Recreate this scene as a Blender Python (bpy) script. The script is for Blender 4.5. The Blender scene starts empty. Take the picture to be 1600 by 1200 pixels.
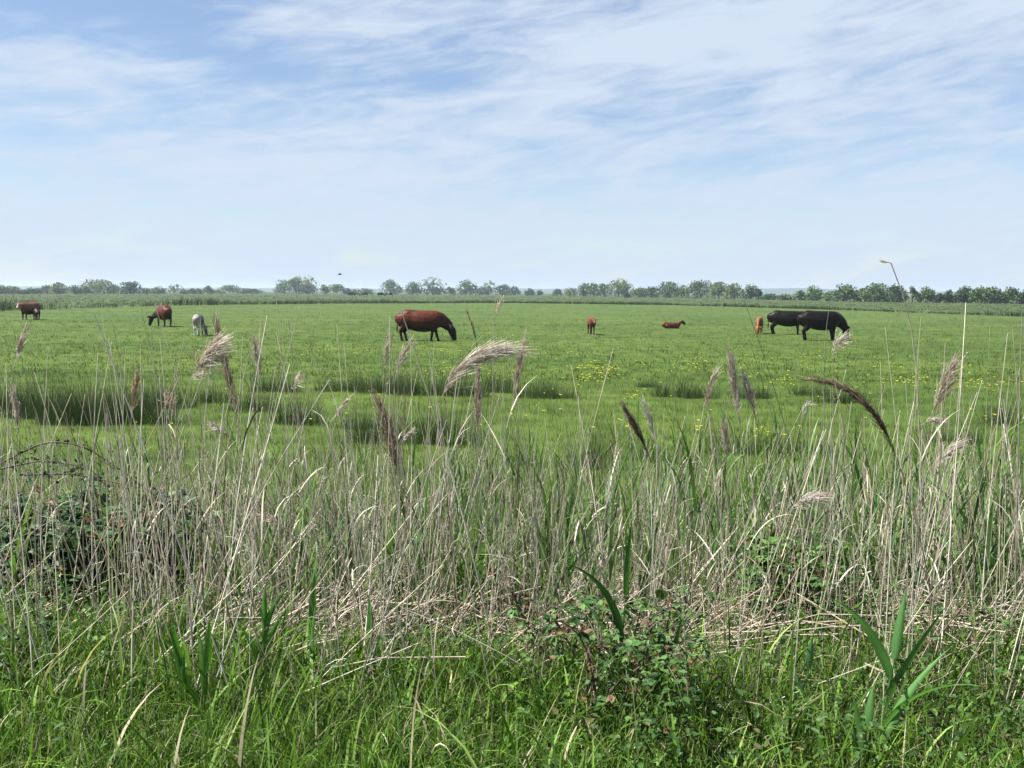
import bpy, math
import numpy as np
from mathutils import Matrix, Vector
rng = np.random.default_rng(7)
R = math.radians
sc = bpy.context.scene
C = sc.collection

# ------------------------------------------------------------------ camera
F = 1443.0
CAMZ = 2.1
PITCH, ROLL = R(5.69), R(0.34)
cam_rot = (Matrix.Rotation(math.pi/2 - PITCH, 3, 'X') @ Matrix.Rotation(ROLL, 3, 'Z'))
cd = bpy.data.cameras.new('camera'); cd.sensor_width = 36; cd.lens = 36*F/1600
cd.clip_start = 0.05; cd.clip_end = 9000
cam = bpy.data.objects.new('camera', cd); C.objects.link(cam)
cam.matrix_world = Matrix.Translation((0, 0, CAMZ)) @ cam_rot.to_4x4()
sc.camera = cam
CR = np.array(cam_rot)

def ray(px, py):
    return CR @ np.array([(px-800)/F, (600-py)/F, -1.0])
def P(px, py, D):
    d = ray(px, py); return np.array([0, 0, CAMZ]) + d*(D/d[1])
def G(px, py, z=0.0):
    d = ray(px, py); return np.array([0, 0, CAMZ]) + d*((z-CAMZ)/d[2])

def sstep(a, b, x):
    t = np.clip((x-a)/(b-a), 0, 1); return t*t*(3-2*t)
def vnoise(x, y, s, seed=0):
    x = np.asarray(x)/s + seed*17.3; y = np.asarray(y)/s + seed*5.7
    return (np.sin(x*1.7+1.3*np.sin(y*1.1)) + np.sin(y*1.9+1.1*np.sin(x*0.7+2)) + np.sin((x+y)*0.83+0.5))/3
def terr(x, y):
    x = np.asarray(x, float); y = np.asarray(y, float)
    z = 0.5*(1-sstep(3.5, 6.3, y)) - 0.18*sstep(4.6, 6.6, y)*(1-sstep(7.6, 9.6, y))
    near = 1-sstep(9, 14, y)
    z = z + near*0.05*vnoise(x, y, 0.9, 1) + (1-near)*0.025*vnoise(x, y, 3.1, 2)*(1-sstep(60, 120, y))
    return z

# ------------------------------------------------------------------ materials
def leaf_mat(name, transl=0.3, rough=0.55, nscale=9.0, namt=0.35, spec=0.3, tcol=(0.9, 1.0, 0.45)):
    m = bpy.data.materials.new(name); m.use_nodes = True
    nt = m.node_tree; N = nt.nodes; L = nt.links; N.clear()
    out = N.new('ShaderNodeOutputMaterial')
    at = N.new('ShaderNodeAttribute'); at.attribute_name = 'tint'
    tc = N.new('ShaderNodeTexCoord')
    no = N.new('ShaderNodeTexNoise'); no.inputs['Scale'].default_value = nscale; no.inputs['Detail'].default_value = 3
    L.new(tc.outputs['Object'], no.inputs['Vector'])
    mr = N.new('ShaderNodeMapRange'); mr.inputs[1].default_value = 0.3; mr.inputs[2].default_value = 0.7
    mr.inputs[3].default_value = 1-namt; mr.inputs[4].default_value = 1+namt
    L.new(no.outputs['Fac'], mr.inputs[0])
    mx = N.new('ShaderNodeMix'); mx.data_type = 'RGBA'; mx.blend_type = 'MULTIPLY'; mx.inputs[0].default_value = 1
    L.new(at.outputs['Color'], mx.inputs[6]); L.new(mr.outputs[0], mx.inputs[7])
    pb = N.new('ShaderNodeBsdfPrincipled'); pb.inputs['Roughness'].default_value = rough
    pb.inputs['Specular IOR Level'].default_value = spec
    L.new(mx.outputs[2], pb.inputs['Base Color'])
    if transl > 0:
        tr = N.new('ShaderNodeBsdfTranslucent')
        m2 = N.new('ShaderNodeMix'); m2.data_type = 'RGBA'; m2.blend_type = 'MULTIPLY'; m2.inputs[0].default_value = 1
        m2.inputs[7].default_value = (*tcol, 1)
        L.new(mx.outputs[2], m2.inputs[6]); L.new(m2.outputs[2], tr.inputs['Color'])
        ms = N.new('ShaderNodeMixShader'); ms.inputs[0].default_value = transl
        L.new(pb.outputs[0], ms.inputs[1]); L.new(tr.outputs[0], ms.inputs[2]); L.new(ms.outputs[0], out.inputs[0])
    else:
        L.new(pb.outputs[0], out.inputs[0])
    return m

M_grass = leaf_mat('grass', 0.38, 0.55, 3, 0.25, .18)
M_field = leaf_mat('meadow_grass', 0.35, 0.6, 0.6, 0.25)
M_reed = leaf_mat('dry_reed', 0.08, 0.6, 14, 0.3, 0.25, (1, .9, .7))
M_plume = leaf_mat('reed_plume', 0.55, 0.8, 30, 0.3, 0.05, (1, .97, .9))
M_rleaf = leaf_mat('green_reed_leaf', 0.42, 0.45, 6, 0.2, 0.3)
M_rush = leaf_mat('rush', 0.22, 0.5, 5, 0.25)
M_bram = leaf_mat('bramble_leaf', 0.3, 0.5, 14, 0.3, 0.2)
M_cane = leaf_mat('bramble_cane', 0, 0.6, 20, 0.4)
M_crown = leaf_mat('tree_foliage', 0.25, 0.6, 0.5, 0.3)
M_bark = leaf_mat('bark', 0, 0.9, 4, 0.3)
M_coat = leaf_mat('cattle_coat', 0, 0.45, 16, 0.32, 0.11)
M_horn = leaf_mat('horn', 0, 0.4, 8, 0.15)
M_petal = leaf_mat('petal', 0.3, 0.35, 5, 0.1, 0.5, (1, 1, .6))
M_hill = leaf_mat('hill', 0, 0.9, 0.02, 0.3)

# ------------------------------------------------------------------ mesh helpers
ALB = 0.54
def make_mesh(name, V, Q, col, mat, smooth=False):
    """V (n,3), Q (m,4) quads (a tri repeats no vertex: give it in its own list of 3)"""
    V = np.asarray(V, np.float32); Q = np.asarray(Q, np.int32)
    me = bpy.data.meshes.new(name)
    k = Q.shape[1]
    me.vertices.add(len(V)); me.vertices.foreach_set('co', V.ravel())
    me.loops.add(Q.size); me.loops.foreach_set('vertex_index', Q.ravel())
    me.polygons.add(len(Q)); me.polygons.foreach_set('loop_start', np.arange(0, Q.size, k, dtype=np.int32))
    if smooth: me.polygons.foreach_set('use_smooth', np.ones(len(Q), bool))
    me.update(calc_edges=True)
    set_tint(me, col); me.materials.append(mat)
    return me
def set_tint(me, col):
    n = len(me.vertices)
    c = np.ones((n, 4), np.float32); c[:, :3] = np.clip(np.asarray(col, np.float32)*ALB, 0, .85)
    a = me.attributes.new('tint', 'FLOAT_COLOR', 'POINT'); a.data.foreach_set('color', c.ravel())
def link(name, me, parent=None, loc=None):
    o = bpy.data.objects.new(name, me); C.objects.link(o)
    if parent: o.parent = parent
    if loc is not None: o.location = loc
    return o
def empty(name, loc):
    o = bpy.data.objects.new(name, None); o.empty_display_size = .1; C.objects.link(o); o.location = loc; return o
def tag(o, label=None, cat=None, group=None, kind=None):
    if label: o['label'] = label
    if cat: o['category'] = cat
    if group: o['group'] = group
    if kind: o['kind'] = kind
    return o
class Bag:
    def __init__(s): s.V=[]; s.Q=[]; s.C=[]; s.n=0
    def add(s, V, Q, col):
        V = np.asarray(V).reshape(-1, 3); s.V.append(V); s.Q.append(np.asarray(Q)+s.n)
        s.C.append(np.broadcast_to(np.asarray(col), (len(V), 3))); s.n += len(V)
    def mesh(s, name, mat, smooth=False, origin=(0, 0, 0)):
        return make_mesh(name, np.concatenate(s.V)-np.asarray(origin), np.concatenate(s.Q), np.concatenate(s.C), mat, smooth)

def ribbons(base, az, L, W, lean, curl, face=None, nseg=4, belly=0.35, tip=0.06, side=0.0):
    """curved blades; all args (N,) ; returns V,Q and t per vertex"""
    N = len(base); K = nseg+1
    t = np.linspace(0, 1, K)
    th = lean[:, None] + curl[:, None]*t[None, :]**1.3
    ds = (L/nseg)[:, None]
    thm = 0.5*(th[:, 1:]+th[:, :-1])
    h = np.concatenate([np.zeros((N, 1)), np.cumsum(np.sin(thm)*ds, 1)], 1)
    z = np.concatenate([np.zeros((N, 1)), np.cumsum(np.cos(thm)*ds, 1)], 1)
    ctr = np.stack([base[:, 0:1]+np.cos(az)[:, None]*h, base[:, 1:2]+np.sin(az)[:, None]*h, base[:, 2:3]+z], -1)
    if face is None: face = az + np.pi/2 + rng.normal(0, .5, N)
    prof = np.where(t < belly, 0.55+0.45*t/belly, np.maximum(tip, 1-((t-belly)/(1-belly))**1.6))
    w = W[:, None]*prof[None, :]*0.5
    s = np.stack([np.cos(face), np.sin(face), np.zeros(N)], -1)[:, None, :]
    V = np.stack([ctr-s*w[..., None], ctr+s*w[..., None]], 2)     # N,K,2,3
    i = (np.arange(N)*K*2)[:, None]; j = (np.arange(nseg)*2)[None, :]
    a = i+j
    Q = np.stack([a, a+1, a+3, a+2], -1).reshape(-1, 4)
    return V.reshape(-1, 3), Q, np.tile(np.repeat(t, 2), N), ctr
def tubes(paths, rad, sides=3):
    """paths (N,K,3) rad (N,K)"""
    N, K, _ = paths.shape
    T = np.gradient(paths, axis=1); T /= np.linalg.norm(T, axis=-1, keepdims=True)+1e-9
    ref = np.where(np.abs(T[..., 2:3]) > .8, np.array([1., 0, 0]), np.array([0, 0, 1.]))
    A = np.cross(T, ref); A /= np.linalg.norm(A, axis=-1, keepdims=True)+1e-9
    B = np.cross(T, A)
    ang = np.arange(sides)*2*np.pi/sides + .4
    V = paths[:, :, None, :] + rad[:, :, None, None]*(np.cos(ang)[None, None, :, None]*A[:, :, None, :]+np.sin(ang)[None, None, :, None]*B[:, :, None, :])
    i = (np.arange(N)*K*sides)[:, None, None]; k = (np.arange(K-1)*sides)[None, :, None]; j = np.arange(sides)[None, None, :]
    jn = (j+1) % sides
    Q = np.stack([i+k+j, i+k+jn, i+k+sides+jn, i+k+sides+j], -1).reshape(-1, 4)
    return V.reshape(-1, 3), Q
def tint(base, n, var=0.2, rep=1):
    b = np.asarray(base)
    v = np.exp(rng.normal(0, var, (n, 1))); h = np.exp(rng.normal(0, var*.35, (n, 3)))
    return np.repeat(np.clip(b*v*h, 0, .9), rep, 0)
def mixpick(cols, probs, n):
    c = np.asarray(cols); return c[rng.choice(len(c), n, p=np.asarray(probs)/np.sum(probs))]
def leaflets(pos, d, nrm, L, W, fold=0.25):
    """ovate leaflets folded on the midrib: 6 verts, 2 quads"""
    s = np.cross(d, nrm); s /= np.linalg.norm(s, axis=1, keepdims=True)+1e-9
    n = np.cross(s, d)
    L_ = L[:, None]; W_ = W[:, None]*.5
    b = pos; tip = pos+d*L_-n*L_*.12
    def q(t, w, sg): return pos+d*L_*t+s*sg*W_*w+n*W_*fold*w
    V = np.stack([b, q(.28, .95, -1), q(.68, .7, -1), tip, q(.68, .7, 1), q(.28, .95, 1)], 1)
    i = np.arange(len(pos))[:, None]*6
    Q = np.concatenate([i+np.array([[0, 1, 2, 3]]), i+np.array([[0, 3, 4, 5]])], 0)
    return V.reshape(-1, 3), Q

# ------------------------------------------------------------------ where the pasture ends
EP = np.array([G(px, py)[:2] for px, py in [(0, 487), (130, 482), (270, 477.5), (540, 474.5), (800, 473.5), (1060, 477), (1330, 485), (1600, 495)]])
EX = np.concatenate([[-400, -95], EP[:, 0], [75, 400]]); EY = np.concatenate([[40, 60], EP[:, 1], [62, 40]])
def edge(x): return np.interp(x, EX, EY)
def tree_D(px): return np.interp(px, [0, 270, 420, 800, 900, 1060, 1200, 1330, 1600], [380, 480, 600, 600, 500, 390, 310, 255, 212])

# ------------------------------------------------------------------ ground
def build_ground():
    ys = np.concatenate([np.linspace(-40, 1, 10), np.arange(1.4, 12, .2), np.geomspace(12.3, 3200, 110)])
    u = np.linspace(-1, 1, 161)
    X = u[None, :]*(np.maximum(ys, 6)*1.0+14)[:, None]; X = np.clip(X*1.0, -2400, 2400)
    Y = np.repeat(ys[:, None], len(u), 1)
    Z = terr(X, Y)
    V = np.stack([X, Y, Z], -1).reshape(-1, 3)
    ny, nx = X.shape
    a = (np.arange(ny-1)[:, None]*nx+np.arange(nx-1)[None, :]).reshape(-1)
    Q = np.stack([a, a+1, a+nx+1, a+nx], -1)
    x, y = V[:, 0], V[:, 1]
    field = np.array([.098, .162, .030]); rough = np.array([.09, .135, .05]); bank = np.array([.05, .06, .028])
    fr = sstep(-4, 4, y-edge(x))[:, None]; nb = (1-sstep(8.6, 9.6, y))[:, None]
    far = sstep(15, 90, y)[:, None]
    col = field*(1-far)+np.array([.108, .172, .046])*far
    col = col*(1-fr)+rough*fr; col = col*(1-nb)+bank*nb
    m = leaf_mat('ground_turf', 0, .95, 1.1, .3, .1)
    # broad mottling on top of the fine one
    nt = m.node_tree; N = nt.nodes; L = nt.links
    mx = [n for n in N if n.type == 'MIX'][0]; pb = [n for n in N if n.type == 'BSDF_PRINCIPLED'][0]
    tc = [n for n in N if n.type == 'TEX_COORD'][0]
    mp = N.new('ShaderNodeMapping'); mp.inputs['Scale'].default_value = (.09, .2, 1); L.new(tc.outputs['Object'], mp.inputs[0])
    n2 = N.new('ShaderNodeTexNoise'); n2.inputs['Scale'].default_value = 1.0; n2.inputs['Detail'].default_value = 6; L.new(mp.outputs[0], n2.inputs['Vector'])
    cr = N.new('ShaderNodeValToRGB'); cr.color_ramp.elements[0].position = .35; cr.color_ramp.elements[0].color = (.72, .78, .7, 1)
    cr.color_ramp.elements[1].position = .68; cr.color_ramp.elements[1].color = (1.2, 1.08, 1.0, 1)
    L.new(n2.outputs['Fac'], cr.inputs[0])
    m3 = N.new('ShaderNodeMix'); m3.data_type = 'RGBA'; m3.blend_type = 'MULTIPLY'; m3.inputs[0].default_value = 1
    L.new(mx.outputs[2], m3.inputs[6]); L.new(cr.outputs[0], m3.inputs[7]); L.new(m3.outputs[2], pb.inputs['Base Color'])
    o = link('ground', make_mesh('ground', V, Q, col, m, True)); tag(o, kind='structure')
build_ground()

def frustum_pts(n, y0, y1, power, margin=2.5, k=.72):
    """n points in a widened view wedge, density falling with distance"""
    u = rng.random(n)
    if abs(power-1) < 1e-6: y = y0*(y1/y0)**u
    else:
        p = 1-power; y = (y0**p+u*(y1**p-y0**p))**(1/p)
    x = (rng.random(n)*2-1)*(k*y+margin)
    return x, y

# ------------------------------------------------------------------ pasture grass (stuff)
def build_meadow():
    B = Bag()
    for n, y0, y1, pw, nb, Lm, Wm, nseg in [(17000, 8.6, 24, 1.0, 6, .085, .006, 2), (15000, 22, 62, 1.0, 5, .09, .014, 2), (9000, 58, 175, 1.0, 5, .11, .04, 1)]:
        x, y = frustum_pts(n, y0, y1, pw)
        keep = y < edge(x)+2
        x, y = x[keep], y[keep]; n = len(x)
        tus = np.clip(vnoise(x, y, .7, 3)+.5*vnoise(x, y, 2.3, 4)-.45, 0, 1)
        hs = 1+.9*tus
        patch = np.clip(.5+.4*vnoise(x, y*.6, 5, 5)+.35*vnoise(x, y, 1.3, 15), 0, 1)
        c = np.array([.080, .156, .021])*(1-patch[:, None])+np.array([.148, .205, .037])*patch[:, None]
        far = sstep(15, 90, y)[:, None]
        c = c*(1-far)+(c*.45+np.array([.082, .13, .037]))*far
        c = c*(1-.28*tus[:, None])
        rep = lambda a: np.repeat(a, nb, 0)
        xx = rep(x)+rng.normal(0, .035, n*nb)*(1+rep(y)/30); yy = rep(y)+rng.normal(0, .035, n*nb)*(1+rep(y)/30)
        N = n*nb
        base = np.stack([xx, yy, terr(xx, yy)-.01], -1)
        col = rep(c)*np.exp(rng.normal(0, .2, (N, 1)))
        dry = rng.random(N) < .05
        col[dry] = np.array([.18, .18, .07])
        L = Lm*rep(hs)*np.exp(rng.normal(0, .3, N)); W = Wm*np.exp(rng.normal(0, .2, N))
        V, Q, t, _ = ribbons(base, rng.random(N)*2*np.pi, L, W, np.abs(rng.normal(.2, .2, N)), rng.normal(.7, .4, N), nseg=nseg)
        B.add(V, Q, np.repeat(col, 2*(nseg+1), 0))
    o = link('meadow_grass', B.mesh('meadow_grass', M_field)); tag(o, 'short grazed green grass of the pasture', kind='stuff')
build_meadow()

# ------------------------------------------------------------------ rough grass past the pasture edge (stuff)
def build_rough():
    B = Bag()
    def tufts(x, y, H, c, nb, W, var=.25):
        n = len(x); rep = lambda a: np.repeat(a, nb, 0); N = n*nb
        sp = rep(W)*3
        xx = rep(x)+rng.normal(0, 1, N)*sp; yy = rep(y)+rng.normal(0, 1, N)*sp
        base = np.stack([xx, yy, np.full(N, -.02)], -1)
        L = rep(H)*np.exp(rng.normal(0, .25, N))
        V, Q, t, _ = ribbons(base, rng.random(N)*2*np.pi, L, rep(W)*np.ones(N), np.abs(rng.normal(.12, .12, N)), rng.normal(.5, .3, N), face=rng.normal(0, .7, N), nseg=2)
        col = rep(c)*np.exp(rng.normal(0, var, (N, 1)))
        B.add(V, Q, np.repeat(col, 6, 0))
    # ditch edge: tall dark sedge along the boundary
    s = rng.random(5200)*260-140
    x = s; dep = rng.random(5200)**1.4*np.interp(x, [-140, -40, 0, 30, 120], [16, 14, 8, 4, 3])
    y = edge(x)+dep
    H = np.interp(x, [-140, -48, -25, 0, 30, 120], [1.05, .95, .55, .5, .45, .42])*(.75+.35*(vnoise(x, y, 6, 8)+.4*vnoise(x, y, 1.7, 3)))
    k = (.5+.5*vnoise(x, y, 9, 6))[:, None]
    c = np.array([.038, .08, .022])*(1-k)+np.array([.09, .135, .042])*k*np.interp(x, [-40, 20], [1, .5])[:, None]
    br = (rng.random(len(x)) < .12)[:, None]; c = np.where(br, np.array([.15, .13, .07]), c)
    tufts(x, y, H, c, 6, np.full(len(x), .05))
    # open rough meadow to the trees
    n = 15000
    yy = 75*(640/75)**rng.random(n); xx = (rng.random(n)*2-1)*(.66*yy+10)
    ok = yy > edge(xx)+4; xx, yy = xx[ok], yy[ok]
    px = 800+xx/yy*F; td = tree_D(np.clip(px, 0, 1600)); fr = np.clip((yy-edge(xx))/(td-edge(xx)), 0, 1.3)
    band = .5+.5*np.sin(fr*17+1.5*vnoise(xx, yy, 40, 9)+xx*.01)
    right = sstep(-10, 40, xx)
    pale = np.array([.15, .17, .09]); mid = np.array([.07, .115, .045]); straw = np.array([.24, .225, .13]); green = np.array([.092, .16, .042])
    bb = band[:, None]
    c = mid*(1-bb)+pale*bb; c = c*(1-right[:, None]*.7)+green*right[:, None]*.7
    nt_ = sstep(.8, .97, fr)[:, None]; c = c*(1-nt_)+straw*nt_
    H = np.interp(xx, [-60, -20, 30], [1, .75, .35])*np.where(band > .6, .25, .17)*(1+.3*rng.normal(0, .5, len(xx)))*(1-.45*fr.clip(0, 1))
    tufts(xx, yy, np.clip(H, .15, .9), c, 5, .03+yy*.00028)
    o = link('rough_grass', B.mesh('rough_grass', M_field)); tag(o, 'tall rough sedge and pale grass beyond the grazed pasture', kind='stuff')
build_rough()

# ------------------------------------------------------------------ hills
def build_hills():
    xs = np.linspace(-2300, 2300, 161)
    V = []; Q = []
    prof = 6+4*vnoise(xs, xs*0, 260, 3)+2.2*vnoise(xs, xs*0, 60, 5)+9*np.exp(-((xs-760)/260)**2)
    prof = np.clip(prof+4, 3, None)
    rows = [(2500, -1), (2620, .55), (2760, 1.0), (2950, .75), (3100, -1)]
    for y, k in rows:
        z = prof*k if k > 0 else np.full_like(xs, -.6)
        V.append(np.stack([xs, np.full_like(xs, y)+20*np.sin(xs/170), z], -1))
    V = np.concatenate(V); nx = len(xs)
    a = (np.arange(len(rows)-1)[:, None]*nx+np.arange(nx-1)[None, :]).reshape(-1)
    Q = np.stack([a, a+1, a+nx+1, a+nx], -1)
    o = link('hills', make_mesh('hills', V, Q, (.04, .075, .04), M_hill, True)); tag(o, kind='structure')
build_hills()

# ------------------------------------------------------------------ trees
TONE = {'p': (.23, .31, .12), 'm': (.14, .225, .08), 'd': (.075, .13, .052), 'g': (.16, .28, .07)}
def tree(px, wpx, top, tone, label, style='r', name='tree', Dk=1.0):
    D = float(tree_D(np.clip(px, 0, 1600)))*Dk*(1+rng.uniform(-.02, .02))
    g = P(px, 600, D); x0, y0 = g[0], D
    H = P(px, top, D)[2]; W = wpx/F*D*1.12
    root = empty(name, (x0, y0, -.05))
    tag(root, label, 'bush' if name == 'bush' else 'tree', 'trees and bushes along the far edge of the marsh')
    # crown: leaf clumps through a set of lobes
    nl = {'r': 9, 's': 9, 'b': 7, 'f': 7}[style]
    lobes = []
    zlow = {'r': .03, 's': .24, 'b': .0, 'f': .22}[style]*H
    for i in range(nl):
        a = rng.random()*2*np.pi; rr = W*.5*(.25+.35*rng.random())
        f = rng.random()
        zc = zlow+(H-zlow)*(.22+.55*f)
        if style == 'f': zc = H*(.5+.25*f)
        rad = W*(.22+.12*rng.random())*(1.05-.35*f)
        rz = min(rad*.8, (H-zc)*.98, max(zc-zlow*.5, .3)*1.1)
        lobes.append((rr*np.cos(a)*(1-.35*f), rr*np.sin(a)*.8, zc, rad, rz))
    lobes.append((rng.normal(0, W*.04), 0, H-(H-zlow)*.33, W*.27, (H-zlow)*.33))
    for sx0 in (-.3, -.1, .12, .3):
        lobes.append((W*(sx0+rng.normal(0, .02)), rng.normal(0, W*.1), zlow+(H-zlow)*rng.uniform(.27, .38), W*.2, (H-zlow)*.36))
    lobes = np.array(lobes)
    n = int(np.clip(190*W*H/ (D/500)**1.5/10, 450, 2600))
    if style == 's': n = int(n*.55)
    pick = rng.choice(len(lobes), n, p=(lobes[:, 3]**2)/np.sum(lobes[:, 3]**2))
    v = rng.normal(0, 1, (n, 3)); v /= np.linalg.norm(v, axis=1, keepdims=True)
    rad = rng.random(n)**.4*1.03
    lb = lobes[pick]
    pos = lb[:, :3]+v*rad[:, None]*np.stack([lb[:, 3], lb[:, 3], lb[:, 4]], -1)
    pos[:, 2] = np.maximum(pos[:, 2], .12)
    gap = vnoise(pos[:, 0]*3+px, pos[:, 2]*3, 1.0+W*.12, 2) > (-.62 if style != 's' else -.15)
    pos = pos[gap]; pick = pick[gap]; n = len(pos)
    d = rng.normal(0, 1, (n, 3)); d /= np.linalg.norm(d, axis=1, keepdims=True)
    nr = rng.normal(0, 1, (n, 3)); nr[:, 2] += 1.0
    sz = (.16+.00062*D)*np.exp(rng.normal(0, .3, n))
    V, Q = leaflets(pos-d*sz[:, None]*.5, d, nr, sz*1.25, sz*1.0)
    lt = np.exp(rng.normal(0, .16, len(lobes)))[pick]
    col = np.asarray(TONE[tone])*lt[:, None]*np.exp(rng.normal(0, .22, (n, 1)))*np.exp(rng.normal(0, .07, (n, 3)))
    link('crown', make_mesh('crown', V, Q, np.repeat(col, 6, 0), M_crown), root)
    # trunk and limbs
    paths = []; rads = []
    tr = max(.05, .028*H)
    paths.append([(0, 0, 0), (.02*W, 0, zlow*.5+.05*H), (.0, 0, zlow+.1*H), (.01*W, 0, H*.72)]); rads.append([tr*1.3, tr, tr*.8, tr*.25])
    for lbx in lobes[:6]:
        e = lbx[:3]; s0 = np.array([0, 0, zlow*.7+.05*H]); mid = (s0+e)/2+np.array([0, 0, .06*H])
        paths.append([tuple(s0), tuple((s0*2+mid)/3), tuple(mid), tuple(e)]); rads.append([tr*.6, tr*.5, tr*.35, tr*.12])
    V, Q = tubes(np.array(paths, float), np.array(rads), 5)
    link('trunk', make_mesh('trunk', V, Q, (.11, .095, .075), M_bark, True), root)

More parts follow.
